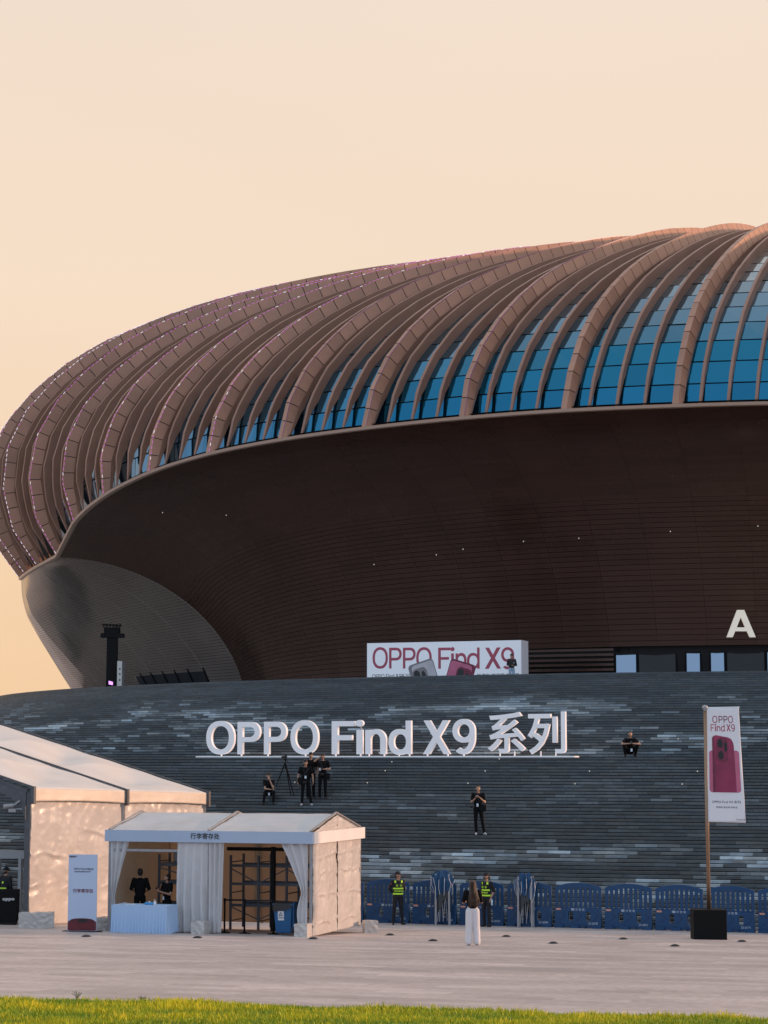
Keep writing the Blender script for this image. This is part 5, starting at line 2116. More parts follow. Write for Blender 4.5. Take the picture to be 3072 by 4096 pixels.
mb.bar((-.60, .25, 3.90), (.52, .25, 3.82), .05)
mb.build('top_rail', M_BLACK, tower)
lt = thing('floodlight', 'small violet glowing floodlight at the foot of the lighting tower', 'light', Vector((uv(442, 2750)[0] * 120.6, 120.6, TERR)))
mb = MB()
mb.box(-.12, .12, -.06, .06, .30, .55)
mb.bar((0, 0, 0), (0, 0, .32), .08)
mb.build('housing', M_BLACK, lt)
mb = MB()
mb.face([(-.10, -.065, .33), (.14, -.065, .28), (.14, -.065, .46), (-.10, -.065, .53)])
mb.build('lens', mat('violet_lamp', (.5, .2, .6), .4, emit=(.75, .3, 1.0), estr=1.6), lt)
td = thing('totem_sign', 'narrow white information totem beside the lighting tower', 'sign', Vector((uv(477, 2750)[0] * 121.5, 121.5, TERR)), .5)
mb = MB()
mb.box(-.13, .13, -.05, .05, 0, 1.72)
mb.build('panel', mat('totem_white', (.62, .60, .56), .5), td)
mb = MB()
mb.box(.13, .28, -.04, .05, 0, 1.70)
mb.build('side', M_STEEL, td)
for z in (1.2, .9, .55):
    mb = MB()
    mb.box(-.05, .05, -.056, -.05, z, z + .12)
    mb.build('print', M_INKGREY, td)

# ------------------------------------------------------------------ water-filled plastic barriers
M_BARR = mat('barrier_blue', (.004, .052, .145), .42, var=.12, scale=2.0, rvar=.08)
M_BARRDK = mat('barrier_groove', (.006, .025, .07), .5)
M_TAG = mat('tag_orange', (.62, .30, .22), .5)
M_MARK = mat('barrier_mark', (.55, .62, .70), .6, var=.25, scale=40)
bounds = [1278, 1462, 1646, 1835, 2025, 2217, 2417, 2620, 2825, 3032, 3240]
codes = ['', '0355', '0046', '25-0050', '25-0098', '25-0278', '25-0051', '25-0119', '25-0171', '25-0203']


def bpos(px):
    y = 3690 + (px - 1470) * (3733 - 3690) / (3050 - 1470)
    return gp(px, y)


near = ['hidden behind the booth tent end wall', 'behind the guard looking aside', 'behind the first folded blue canopy', 'behind the long-haired woman',
        'behind the second folded blue canopy', 'marked 25-0278', 'marked 25-0051', 'partly hidden by the black flag ballast box, its logo showing',
        'close beside the flag ballast box, its number half covered', 'at the end of the row past the flag']
for k in range(len(bounds) - 1):
    a, b = bpos(bounds[k]), bpos(bounds[k + 1])
    d = b - a
    W2 = d.length / 2 - .045
    mid = (a + b) / 2
    mid.z = min(gz(mid.x, mid.y), min(a.z, b.z)) + .0
    bar = thing('plastic_barrier', 'blue slotted plastic barrier ' + near[k], 'barrier', mid + Vector((0, .15, 0)), math.atan2(d.y, d.x), 'blue plastic barriers along the stair foot')
    top = [(-W2 + .02, 1.27)] + [(-W2 + .02 + (2 * W2 - .04) * q / 20, 1.27 + .135 * math.sin(PI * q / 20) ** .8) for q in range(1, 20)] + [(W2 - .02, 1.27)]
    outl = [(-W2 + .03, .60), (W2 - .03, .60)] + top[::-1]
    loops = [outl]
    for s in range(9):
        x = -W2 + .145 + (2 * W2 - .29) * s / 8
        zt = 1.14 + .135 * math.sin(PI * (x + W2) / (2 * W2)) ** .8
        loops.append(rrect(x - .038, .64, x + .038, zt, .02, 3))
    shape('slatted_top', loops, M_BARR, bar, up(0, 0, 0), .016, .012)
    low = [(-W2 + .015, .03), (-W2 + .025, .60), (W2 - .025, .60), (W2 - .015, .03)]
    lw = [low]
    for s in (-.31, .43):
        lw.append(rrect(s * W2 - .085, .20, s * W2 + .085, .53, .08, 6))
    tank = shape('tank', lw, M_BARR, bar, up(0, 0, 0), .085, .01)
    mb = MB()
    segs = [-W2 + .01, -W2 + .30, -W2 + .52, -W2 + .80, -W2 + 1.02, W2 - .52, W2 - .30, W2 - .01]
    for s in range(0, len(segs) - 1, 2):
        mb.box(segs[s], segs[s + 1], -.17, .17, .002, .10)
    mb.build('foot', M_BARR, bar)
    for s in (-.62, .06, .78):
        cx = s * W2
        mb = MB()
        mb.bar((cx - .06, -.098, .50), (cx + .07, -.098, .38), .02, .004, up=(0, 1, 0))
        mb.bar((cx + .07, -.098, .38), (cx - .12, -.098, .22), .02, .004, up=(0, 1, 0))
        under(mb.build('chevron', M_BARRDK, bar), tank)
    under(shape('tag', [rrect(-W2 + .05, .555, -W2 + .22, .615, .028, 5)], M_TAG, bar, up(0, -.100, 0), .002), tank)
    under(text('lettering', '南 沙 安 保', .085, M_MARK, bar, up(.02 * W2, -.099, .548), .001), tank)
    lg = MB()
    for q in range(3):
        z = .612 - q * .026
        lg.face([(-.23 * W2 - .045, -.099, z + .012), (-.23 * W2 - .045, -.099, z), (-.23 * W2, -.099, z - .016), (-.23 * W2, -.099, z - .004)])
        lg.face([(-.23 * W2 + .045, -.099, z), (-.23 * W2 + .045, -.099, z + .012), (-.23 * W2, -.099, z - .004), (-.23 * W2, -.099, z - .016)])
    under(lg.build('emblem', M_MARK, bar), tank)
    if codes[k]:
        under(text('lettering', codes[k], .095, M_MARK, bar, up(W2 - .12, -.099, .12), .001, align='RIGHT'), tank)

# ------------------------------------------------------------------ folded pop-up canopies
M_CANOPY = mat('canopy_blue', (.010, .068, .165), .6, var=.12, scale=5)
M_CANOPYIN = mat('canopy_lining', (.05, .055, .06), .7)
for k, (px, py, H2, wd, lab) in enumerate(((1770, 3701, 1.74, .40, 'folded pop-up canopy with wide ruffled blue top between the two guards'),
                                           (2103, 3709, 1.70, .34, 'folded pop-up canopy with narrow blue top beyond the masked guard'))):
    p = gp(px, py)
    cn = thing('folded_canopy', lab, 'canopy', p, .1 - .2 * k, 'folded blue canopies')
    for q, (x, y) in enumerate(((-.24, -.10), (.20, -.12), (-.20, .12), (.25, .10))):
        mb = MB()
        mb.bar((x, y, .01), (x * .95, y, H2 - .1), .055, .055)
        mb.box(x - .05, x + .05, y - .05, y + .05, .001, .012)
        mb.build('leg', M_GREYMETAL, cn)
    for q, (x0, x1, z0, z1) in enumerate(((-.17, -.06, .12, .95), (-.06, -.10, .98, .12), (.02, .10, .12, .95), (.10, .16, .95, .14), (-.02, .03, .9, .2))):
        mb = MB()
        mb.bar((x0, -.03 + .02 * q, z0), (x1, -.03 + .02 * q, z1), .022, .03)
        mb.build('strut', M_GREYMETAL, cn)
    mb = MB()
    random.seed(300 + k)
    NS = 13
    cols_ = []
    for q in range(2 * NS):
        a = 2 * PI * (q + random.uniform(-.25, .25)) / (2 * NS)
        ridge_ = q % 2 == 0
        f = 1.0 if ridge_ else random.uniform(.45, .66)
        rT = wd * (.50 if ridge_ else .34) * random.uniform(.8, 1.15)
        r1 = wd * random.uniform(.86, 1.12) * f
        r2 = wd * random.uniform(.70, 1.08) * f
        r3 = wd * random.uniform(.48, .85) * f
        zb = H2 - (random.uniform(.62, 1.02) if ridge_ else random.uniform(.52, .80))
        zt = H2 + random.uniform(-.07, .03)
        z1 = H2 - random.uniform(.16, .30)
        z2 = z1 + (zb - z1) * random.uniform(.35, .6)
        pr_ = [(rT * .3, zt - .05), (rT, zt), (r1, z1), (r2, z2), (r3, zb)]
        cols_.append([Vector((r * math.cos(a + random.uniform(-.05, .05)), .62 * r * math.sin(a), z)) for r, z in pr_])
    for q in range(2 * NS):
        c0_, c1_ = cols_[q], cols_[(q + 1) % (2 * NS)]
        for j in range(4):
            mb.face([c0_[j], c1_[j], c1_[j + 1]])
            mb.face([c0_[j], c1_[j + 1], c0_[j + 1]])
    mb.build('canopy_cloth', M_CANOPY, cn, solid=.006)
    mb = MB()
    for q in range(0, 2 * NS, 2):
        c_ = cols_[q]
        mb.tube([c_[2] * 1.01, c_[3] * 1.01, c_[4] * 1.01], .007, 4)
    mb.build('edge_trim', M_WHITE, cn)
    mb = MB()

    def inn(u, v, k=k, wd=wd, H2=H2):
        a = u * 2 * PI
        r = wd * .60 * (1 + .16 * math.sin(a * 6 + 1 + k))
        lo = .95 + .22 * math.sin(a * 3 + 2 + k)
        return Vector((r * math.cos(a), .5 * r * math.sin(a), H2 - .15 - (1 - v) * lo))
    mb.grid(inn, 70, 10)
    mb.build('canopy_lining', M_CANOPYIN, cn, smooth=True)
# ================================================================== people
def _ico():
    b = bmesh.new()
    bmesh.ops.create_icosphere(b, subdivisions=2, radius=1)
    d = np.array([v.co[:] for v in b.verts])
    b.free()
    return d


ICO = _ico()
TMP = bpy.data.scenes.new('tmp_build')
V = Vector
M_SKIN = mat('skin', (.40, .225, .155), .5, var=.06, scale=20)
M_TEE = mat('tee_black', (.005, .005, .0055), .9, spec=.2, bump=.3, bscale=14)
M_TROUSER = mat('trousers_black', (.005, .005, .006), .9, spec=.2, bump=.3, bscale=12)
M_SHOE = mat('shoe_black', (.012, .012, .012), .5)
M_SHOEWHITE = mat('shoe_white', (.5, .5, .5), .5)
M_HAIR = mat('hair_black', (.010, .008, .007), .45, bump=.5, bscale=60)
M_JEANS = mat('jeans_pale', (.30, .40, .52), .8, bump=.2, bscale=20)
M_WHITEPANT = mat('trousers_white', (.72, .68, .68), .8, bump=.35, bscale=9)
M_HAIRBROWN = mat('hair_brown', (.045, .022, .012), .38, bump=.4, bscale=50, stretch=(4, 4, .5))
M_HIVIS = mat('hivis', (.42, .72, .05), .5, emit=(.5, .9, .05), estr=.12)
M_BADGE = mat('badge_white', (.70, .76, .85), .4)
M_STRAP = mat('strap_dark', (.02, .022, .03), .7)
M_DEVICE = mat('device_black', (.01, .01, .012), .25)


def blob_mesh(hulls, voxel, mats, name):
    """unite convex lumps into one continuous skin; each face takes the material of its nearest lump"""
    b = bmesh.new()
    for blobs, mi in hulls:
        vs = []
        for c, r in blobs:
            r = (r, r, r) if isinstance(r, (int, float)) else r
            for d in ICO:
                vs.append(b.verts.new((c[0] + d[0] * r[0], c[1] + d[1] * r[1], c[2] + d[2] * r[2])))
        res = bmesh.ops.convex_hull(b, input=vs)
        junk = [g for g in res['geom_interior'] + res['geom_unused'] if isinstance(g, bmesh.types.BMVert) and g.is_valid]
        bmesh.ops.delete(b, geom=list(set(junk)), context='VERTS')
    me = bpy.data.meshes.new('lumps')
    b.to_mesh(me)
    b.free()
    o = bpy.data.objects.new('lumps', me)
    TMP.collection.objects.link(o)
    r = o.modifiers.new('r', 'REMESH')
    r.mode = 'VOXEL'
    r.voxel_size = voxel
    s = o.modifiers.new('s', 'SMOOTH')
    s.iterations = 3
    s.factor = .5
    TMP.view_layers[0].update()
    dg = TMP.view_layers[0].depsgraph
    out = bpy.data.meshes.new_from_object(o.evaluated_get(dg))
    bpy.data.objects.remove(o)
    bpy.data.meshes.remove(me)
    out.name = name
    out.materials.clear()
    for m in mats:
        out.materials.append(m)
    n = len(out.polygons)
    cen = np.empty(n * 3)
    out.polygons.foreach_get('center', cen)
    cen = cen.reshape(-1, 3)
    best = np.full(n, 1e9)
    idx = np.zeros(n, int)
    for blobs, mi in hulls:
        for k in range(max(1, len(blobs) - 1)):
            c0, r0 = blobs[k]
            c1, r1 = blobs[min(k + 1, len(blobs) - 1)]
            m0 = r0 if isinstance(r0, (int, float)) else sum(r0) / 3
            m1 = r1 if isinstance(r1, (int, float)) else sum(r1) / 3
            a, e = np.array(c0[:]), np.array(c1[:]) - np.array(c0[:])
            t = np.clip(((cen - a) @ e) / (e @ e + 1e-9), 0, 1)
            d = np.linalg.norm(cen - a - t[:, None] * e, axis=1) - (m0 + (m1 - m0) * t)
            q = d < best
            best[q] = d[q]
            idx[q] = mi
    out.polygons.foreach_set('material_index', idx.astype(np.int32))
    out.polygons.foreach_set('use_smooth', [True] * n)
    return out


STAND = dict(pel=(0, 0, .93), chest=(0, .0, 1.28), neck=(0, .01, 1.45), head=(0, -.015, 1.605),
             shR=(-.175, .01, 1.405), shL=(.175, .01, 1.405), elR=(-.24, .03, 1.14), elL=(.24, .03, 1.14),
             wrR=(-.26, -.04, .90), wrL=(.26, -.04, .90),
             hiR=(-.085, 0, .90), hiL=(.085, 0, .90), knR=(-.105, -.015, .49), knL=(.105, -.015, .49),
             anR=(-.115, .02, .075), anL=(.115, .02, .075), toR=(-.14, -.15, .03), toL=(.14, -.15, .03),
             hdR=(0, -.1, -1), hdL=(0, -.1, -1))


def person(label, loc, rz=0.0, H=1.72, pose=None, top=M_TEE, legs=M_TROUSER, shoe=M_SHOE, sleeve=.62, yaw=0.0, nod=0.0,
           hair='short', group=None, wide=0.0, fem=False):
    p = dict(STAND)
    p.update(pose or {})
    p = {k: V(v) for k, v in p.items()}
    root = thing('person', label, 'person', loc, rz, group)
    k = H / 1.72
    root.scale = (k, k, k)
    SK, TP, LG, SH = 0, 1, 2, 3
    h = []
    s = .92 if fem else 1.0
    # torso
    up_ = (p['neck'] - p['pel']).normalized()
    mid = p['pel'].lerp(p['chest'], .5)
    h.append(([(p['pel'] + up_ * .06, (.145 * s, .10, .07)), (mid, (.138 * s, .10, .10)), (p['chest'], (.165 * s, .108, .11)),
               (p['shR'].lerp(p['chest'], .15), .060), (p['shL'].lerp(p['chest'], .15), .060)], TP))
    h.append(([(p['chest'] + up_ * .10, .07), (p['neck'] - up_ * .02, .055)], TP))
    h.append(([(p['neck'] - up_ * .03, .050), (p['head'] - up_ * .04, .046)], SK))
    # pelvis
    h.append(([(p['hiR'], (.085, .095, .09)), (p['pel'] + up_ * .02, (.135, .10, .07)), (p['hiL'], (.085, .095, .09))], LG))
    # head
    q = Matrix.Rotation(yaw, 3, 'Z') @ Matrix.Rotation(-nod, 3, 'X')
    fwd, ux, uz = q @ V((0, -1, 0)), q @ V((1, 0, 0)), q @ V((0, 0, 1))
    hd = p['head']
    h.append(([(hd + uz * .02 - fwd * .012, (.074, .092, .092)), (hd + fwd * .02 - uz * .01, (.064, .064, .085))], SK))
    h.append(([(hd + fwd * .02 - uz * .02, (.058, .06, .06)), (hd + fwd * .042 - uz * .085, (.036, .034, .026))], SK))
    h.append(([(hd + fwd * .082 + uz * .005, .010), (hd + fwd * .102 - uz * .025, .014)], SK))
    for sx in (-1, 1):
        h.append(([(hd + ux * .074 * sx - uz * .012, (.012, .018, .03))], SK))
    for sd in 'RL':
        sg = -1 if sd == 'R' else 1
        a, e, w = p['sh' + sd], p['el' + sd], p['wr' + sd]
        if sleeve >= 1.5:
            h.append(([(a, .062), (e, .050)], TP))
            h.append(([(e, .050), (w, .038)], TP))
        else:
            m_ = a.lerp(e, sleeve)
            h.append(([(a, .064), (m_, .058)], TP))
            h.append(([(a.lerp(e, sleeve * .8), .043), (e, .037)], SK))
            h.append(([(e, .038), (e.lerp(w, .35), .036), (w, .026)], SK))
        # hand: palm, four fingers, thumb at the side
        dh = p['hd' + sd].normalized()
        sdv = dh.cross(V((0, 0, 1)))
        sdv = (sdv if sdv.length > .2 else V((0, -1, 0))).normalized()
        if sdv.y > 0:
            sdv = -sdv
        pn = dh.cross(sdv).normalized()
        if pn.x * sg > 0:
            pn = -pn
        h.append(([(w + dh * .015 - sdv * .018, .017), (w + dh * .015 + sdv * .018, .017), (w + dh * .085 - sdv * .028, .014), (w + dh * .085 + sdv * .028, .014)], SK))
        for f, (o_, ln) in enumerate(((.033, .066), (.012, .076), (-.010, .072), (-.031, .056))):
            b0 = w + dh * .088 + sdv * o_
            b1 = b0 + (dh * .9 + pn * .35).normalized() * ln * .55
            b2 = b1 + (dh * .6 + pn * .8).normalized() * ln * .45
            h.append(([(b0, .0105), (b1, .0098)], SK))
            h.append(([(b1, .0098), (b2, .0088)], SK))
        t0 = w + dh * .03 + sdv * .03
        t1 = t0 + (dh * .7 + sdv * .6 + pn * .2).normalized() * .045
        h.append(([(t0, .014), (t1, .011)], SK))
        h.append(([(t1, .011), (t1 + (dh + pn * .4).normalized() * .03, .0095)], SK))
        # leg and shoe
        hi, kn, an, to = p['hi' + sd], p['kn' + sd], p['an' + sd], p['to' + sd]
        h.append(([(hi, .090 + wide * .4), (hi.lerp(kn, .5), .078 + wide * .7), (kn, .062 + wide)], LG))
        h.append(([(kn, .062 + wide), (kn.lerp(an, .35), .060 + wide), (an + (kn - an).normalized() * .02, .050 + wide * 1.3)], LG))
        ft = (to - an)
        ft.z = 0
        ft.normalize()
        lift = an.z - .075
        h.append(([(an - ft * .035 - V((0, 0, .035)), .036), (to - ft * .03 + V((0, 0, .006)), (.036, .036, .028)), (an + V((0, 0, -.01)), .040)], SH))
    me = blob_mesh(h, .0115, [M_SKIN, top, legs, shoe], 'body')
    link(bpy.data.objects.new('body', me), root)
    # face
    mb = MB()
    for sx in (-1, 1):
        c = hd + fwd * .080 + ux * .030 * sx + uz * .008
        mb.bar(c - ux * .013, c + ux * .013, .008, .010, up=uz)
        c = c + uz * .018
        mb.bar(c - ux * .018, c + ux * .018, .008, .006, up=uz)
    c = hd + fwd * .076 - uz * .055
    mb.bar(c - ux * .020, c + ux * .020, .008, .008, up=uz)
    mb.build('face_features', mat('face_dark', (.06, .025, .02), .6), root)
    # hair
    if hair in ('short', 'cap', 'bun', 'long'):
        hh = [([(hd + uz * .040 - fwd * .018, (.084, .100, .086)), (hd - fwd * .05 - uz * .02, (.070, .055, .07))], 0)]
        if hair == 'short':
            hh.append(([(hd + uz * .09 + fwd * .045, (.062, .035, .026)), (hd + uz * .10, (.07, .07, .03))], 0))
        if hair == 'bun':
            hh.append(([(hd - fwd * .09 - uz * .02, .035), (hd - fwd * .10 - uz * .10, .028)], 0))
        if hair != 'cap':
            me = blob_mesh(hh, .010, [M_HAIR], 'hair')
            hr = link(bpy.data.objects.new('hair', me), root)
        else:
            me = blob_mesh([([(hd - fwd * .045 - uz * .01, (.068, .055, .07))], 0)], .010, [M_HAIR], 'hair')
            link(bpy.data.objects.new('hair', me), root)
            ch = [([(hd + uz * .075 - fwd * .01, (.090, .102, .060)), (hd + uz * .035 - fwd * .012, (.089, .104, .02))], 0),
                  ([(hd + uz * .040 + fwd * .08 - ux * .055, .010), (hd + uz * .040 + fwd * .08 + ux * .055, .010),
                    (hd + uz * .028 + fwd * .165 - ux * .035, .008), (hd + uz * .028 + fwd * .165 + ux * .035, .008)], 0)]
            me = blob_mesh(ch, .010, [mat('cap_navy', (.008, .010, .018), .8)], 'cap')
            link(bpy.data.objects.new('cap', me), root)
    root['_'] = 0
    del root['_']
    return root, p, (hd, fwd, ux, uz)


def badge(root, p, z=1.12, x=0.0, y=-.125):
    mb = MB()
    n = p['neck']
    for sx in (-1, 1):
        mb.tube([n + V((.055 * sx, .02, -.01)), V((x + .07 * sx, y + .005, z + .22)), V((x + .01 * sx, y - .004, z + .02))], .006, 5)
    ly = mb.build('lanyard', M_STRAP, root)
    mb = MB()
    mb.box(x - .035, x + .035, y - .012, y - .006, z - .085, z + .02)
    mb.build('badge', M_BADGE, ly)


def bag(root, c, w, h, d, strap_from=None):
    mb = MB()
    mb.box(c[0] - w / 2, c[0] + w / 2, c[1] - d / 2, c[1] + d / 2, c[2] - h / 2, c[2] + h / 2)
    mb.build('shoulder_bag', M_BLACK, root, bevel=.03)
    if strap_from:
        mb = MB()
        mb.tube([V(strap_from), V(strap_from).lerp(V(c), .5) + V((0, -.13, 0)), V(c) + V((0, -d / 2, h / 2))], .012, 6)
        mb.build('strap', M_STRAP, root)


def hand_camera(root, c, s=1.0):
    mb = MB()
    c = V(c)
    mb.box(c.x - .065 * s, c.x + .065 * s, c.y - .035, c.y + .035, c.z - .045 * s, c.z + .045 * s)
    mb.tube([c + V((0, -.03, 0)), c + V((0, -.11, -.01))], .036 * s, 12)
    mb.build('camera', M_DEVICE, root)


def phone(root, c, a=0.0):
    mb = MB()
    mb.box(-.038, .038, -.005, .005, -.075, .075)
    o = mb.build('phone', M_DEVICE, root, bevel=.004)
    o.location = c
    o.rotation_euler = (-.9, 0, a)


def st(px, n, inset=.18):
    return on_step(px, n, inset)


grp = None
# trio with the tripod on the stair
r, p, hd = person('man in black looking straight ahead, arms hanging, white badge, in front of the trio', st(1222, 30), .05, 1.75,
                  dict(elR=(-.27, .04, 1.14), wrR=(-.285, .0, .89), elL=(.27, .03, 1.13), wrL=(.29, -.05, .90),
                       hiR=(-.085, 0, .9), knR=(-.11, -.02, .5), anR=(-.13, .0, .075), toR=(-.17, -.15, .03),
                       knL=(.16, -.03, .49), anL=(.22, .0, .075), toL=(.27, -.14, .03)), yaw=.1, shoe=M_SHOEWHITE)
badge(r, p, 1.10)
hand_camera(r, (-.02, -.16, .88))
bag(r, (-.20, .02, .92), .20, .26, .14, (.12, -.05, 1.42))
r, p, hd = person('taller man in black standing half hidden behind another on the stair', st(1243, 32), 0, 1.80,
                  dict(elL=(.25, .06, 1.12), wrL=(.23, -.02, .92), wrR=(-.24, 0, .88)), yaw=.15)
hand_camera(r, (.17, -.15, 1.12))
r, p, hd = person('man in black shading his eyes with one raised hand on the stair', st(1291, 32), .0, 1.76,
                  dict(elR=(-.31, -.13, 1.43), wrR=(-.09, -.17, 1.60), hdR=(1, .1, .25), elL=(.27, .0, 1.13), wrL=(.05, -.17, 1.13), hdL=(-1, -.1, 0),
                       knL=(.10, -.01, .49), anL=(.11, .02, .075)), yaw=.0)
badge(r, p, 1.16, -.10)
hand_camera(r, (-.02, -.17, .95), .9)
bag(r, (.19, .0, .86), .17, .24, .14, (-.12, -.05, 1.42))
# seated man
r, p, hd = person('man in black sitting on the stair, chin resting on his hand', st(1080, 30), .15, 1.74,
                  dict(pel=(.02, .62, .44), chest=(.0, .50, .80), neck=(-.01, .46, .96), head=(-.02, .41, 1.11),
                       shR=(-.17, .48, .91), shL=(.17, .49, .91), elR=(-.16, .22, .62), wrR=(.05, .20, .60), hdR=(1, 0, -.1),
                       elL=(.14, .20, .66), wrL=(.02, .27, .95), hdL=(-.2, .2, 1),
                       hiR=(-.07, .60, .42), hiL=(.10, .60, .42), knR=(-.17, .17, .50), knL=(.17, .17, .50),
                       anR=(-.24, .10, .075), anL=(.14, .06, .075), toR=(-.32, -.06, .03), toL=(.12, -.10, .03)), yaw=-.1, nod=.1)
mb = MB()
mb.tube([V((-.045, .40, .93)), V((-.04, .31, .72)), V((-.01, .24, .46))], .006, 5)
mb.build('lanyard', M_STRAP, r)
mb = MB()
mb.box(-.045, .025, .222, .23, .37, .47)
mb.build('badge', M_BADGE, r)

# camera on its tripod
tz = on_step(1142, 32, .25)
tri_ = thing('camera_tripod', 'video camera on a tall black tripod on the stair', 'tripod', tz)
sc_p = tz.y / F_PX
apex = V(((1141 - 1142) * sc_p, .0, 1.42))
feet = [V((.30, -.02, .0)), V((.40, .15, .0)), V((-.42, .72, 2 * RISE * 2))]
feet = [V(((1167 - 1142) * sc_p, -.05, .002)), V(((1179 - 1142) * sc_p, .12, .002)), V(((1098 - 1142) * sc_p, 1.15, RISE * 4 + .004))]
for f in feet:
    mb = MB()
    mb.tube([apex, apex.lerp(f, .5), f], [.026, .022, .014], 8)
    mb.build('leg', M_BLACK, tri_)
mb = MB()
mb.tube([apex - V((0, 0, .25)), apex + V((0, 0, .12))], .022, 8)
mb.box(apex.x - .05, apex.x + .05, -.05, .05, 1.50, 1.56)
mb.bar(apex + V((0, 0, .1)), apex + V((.16, .28, -.05)), .018)
mb.build('head', M_BLACK, tri_)
mb = MB()
c = apex + V((0, 0, .21))
mb.box(c.x - .06, c.x + .07, -.06, .12, c.z - .06, c.z + .06)
mb.tube([c + V((0, -.05, 0)), c + V((-.13, -.13, -.02))], .045, 12)
mb.box(c.x - .02, c.x + .05, -.02, .06, c.z + .06, c.z + .11)
mb.build('video_camera', M_DEVICE, tri_)

# man with a phone lower on the stair
r, p, hd = person('man in black standing alone on the stair, both hands on his phone', st(1912, 22), 0, 1.77,
                  dict(elR=(-.23, -.05, 1.13), wrR=(-.11, -.22, 1.27), hdR=(.4, -.2, .8), elL=(.23, -.06, 1.12), wrL=(.06, -.23, 1.28), hdL=(-.7, -.2, .55),
                       hiR=(-.085, 0, .9), knR=(-.09, -.02, .49), anR=(-.07, .01, .075), toR=(-.10, -.15, .03),
                       knL=(.14, -.02, .49), anL=(.21, .0, .075), toL=(.28, -.13, .03)), nod=.45, yaw=-.15, shoe=M_SHOEWHITE)
badge(r, p, 1.07, -.03)
phone(r, (-.03, -.27, 1.34))
bag(r, (.17, -.02, .93), .22, .24, .17, (-.12, -.05, 1.42))
hand_camera(r, (-.24, -.10, .97), .8)
# man crouching on the landing
r, p, hd = person('man in black squatting on the stair landing, elbows on knees, holding a phone', st(2522, 46, .35), .0, 1.74,
                  dict(pel=(0, .20, .24), chest=(0, .06, .58), neck=(0, .0, .74), head=(0, -.05, .88),
                       shR=(-.17, .02, .68), shL=(.17, .02, .68), elR=(-.35, -.22, .50), wrR=(-.10, -.36, .52), hdR=(1, -.1, .1),
                       elL=(.35, -.22, .50), wrL=(.10, -.36, .52), hdL=(-1, -.1, .1),
                       hiR=(-.09, .18, .22), hiL=(.09, .18, .22), knR=(-.26, -.24, .46), knL=(.26, -.24, .46),
                       anR=(-.18, .0, .075), anL=(.18, .0, .075), toR=(-.23, -.17, .03), toL=(.23, -.17, .03)), nod=.5)
mb = MB()
mb.box(-.02, .05, -.30, -.292, .22, .33)
mb.build('badge', M_BADGE, r)
phone(r, (0, -.42, .56))
# man on the terrace
q = V((uv(2047, 2690)[0] * 114.6, 114.6, TERR))
r, p, hd = person('man in black jacket and pale jeans holding a camera before the billboard', q, .1, 1.80,
                  dict(elR=(-.24, -.02, 1.14), wrR=(-.10, -.22, 1.10), hdR=(.8, -.3, 0), elL=(.25, .0, 1.12), wrL=(.07, -.22, 1.10), hdL=(-.9, -.2, 0)),
                  top=mat('jacket_black', (.012, .012, .014), .7), legs=M_JEANS, sleeve=2)
hand_camera(r, (-.10, -.26, 1.14))
mb = MB()
mb.box(.08, .12, -.122, -.112, 1.22, 1.26)
mb.build('badge', M_BADGE, r)

# ------------------------------------------------------------------ security guards
M_GUARD = mat('guard_navy', (.007, .008, .013), .8, bump=.2, bscale=16)


def vest(root, words=True, mirror=1):
    """reflective bands and squares on a dark guard jacket"""
    def band(z0, z1, a0, a1, m, nm, rx=.166, ry=.118, n=16):
        mb = MB()
        mb.grid(lambda u, v: V((rx * math.sin(math.radians(a0 + (a1 - a0) * u)), -ry * math.cos(math.radians(a0 + (a1 - a0) * u)), z0 + (z1 - z0) * v)), n, 1)
        return mb.build(nm, m, root, solid=.006)
    band(1.155, 1.205, -75, 75, M_HIVIS, 'reflective_band', .172, .124)
    band(.985, 1.035, -120, 120, M_HIVIS, 'reflective_band', .168, .124)
    band(1.36, 1.44, -52, -28, M_HIVIS, 'reflective_patch', .172, .112)
    band(1.36, 1.44, 28, 52, M_HIVIS, 'reflective_patch', .172, .112)
    if words:
        text('lettering', '南', .085, M_HIVIS, root, up(-.06, -.128, 1.245), .002)
        text('lettering', '保', .085, M_HIVIS, root, up(.07, -.128, 1.245), .002)
        text('lettering', 'NANBAO', .075, M_HIVIS, root, up(0, -.131, 1.075), .002, bold=.001)


g1 = gp(1592, 3700)
r, p, hd = person('security guard in navy cap standing hands behind back, head turned aside', g1, .22, 1.70,
                  dict(elR=(-.255, .10, 1.15), wrR=(-.10, .17, 1.0), hdR=(1, 0, 0), elL=(.235, .10, 1.15), wrL=(.08, .18, .98), hdL=(-1, 0, 0),
                       anR=(-.16, .02, .075), anL=(.15, .02, .075), toR=(-.19, -.15, .03), toL=(.22, -.14, .03), knR=(-.13, -.01, .49), knL=(.12, -.01, .49)),
                  top=M_GUARD, legs=M_GUARD, sleeve=2, yaw=1.0, hair='cap')
vest(r)
mb = MB()
mb.box(-.238, -.228, -.05, .01, 1.30, 1.36)
mb.build('arm_patch', mat('patch_red', (.35, .05, .05), .6), r)
g2 = gp(1947, 3708)
r, p, hd = person('security guard in cap and black face mask, facing the long-haired woman', g2, -.75, 1.70,
                  dict(elL=(.24, .08, 1.15), wrL=(.20, -.02, .93), elR=(-.24, .06, 1.15), wrR=(-.20, -.08, .95)),
                  top=M_GUARD, legs=M_GUARD, sleeve=1.0, yaw=-.45, hair='cap', fem=True)
vest(r)
h_, f_, x_, z_ = hd
me = blob_mesh([([(h_ + f_ * .045 - z_ * .05, (.052, .05, .045)), (h_ + f_ * .075 - z_ * .035, .025)], 0)], .009, [M_BLACK], 'face_mask')
link(bpy.data.objects.new('face_mask', me), r)
me = blob_mesh([([(h_ - f_ * .10 + z_ * .0, .03), (h_ - f_ * .13 - z_ * .12, .022)], 0)], .009, [M_HAIR], 'ponytail')
link(bpy.data.objects.new('ponytail', me), r)
mb = MB()
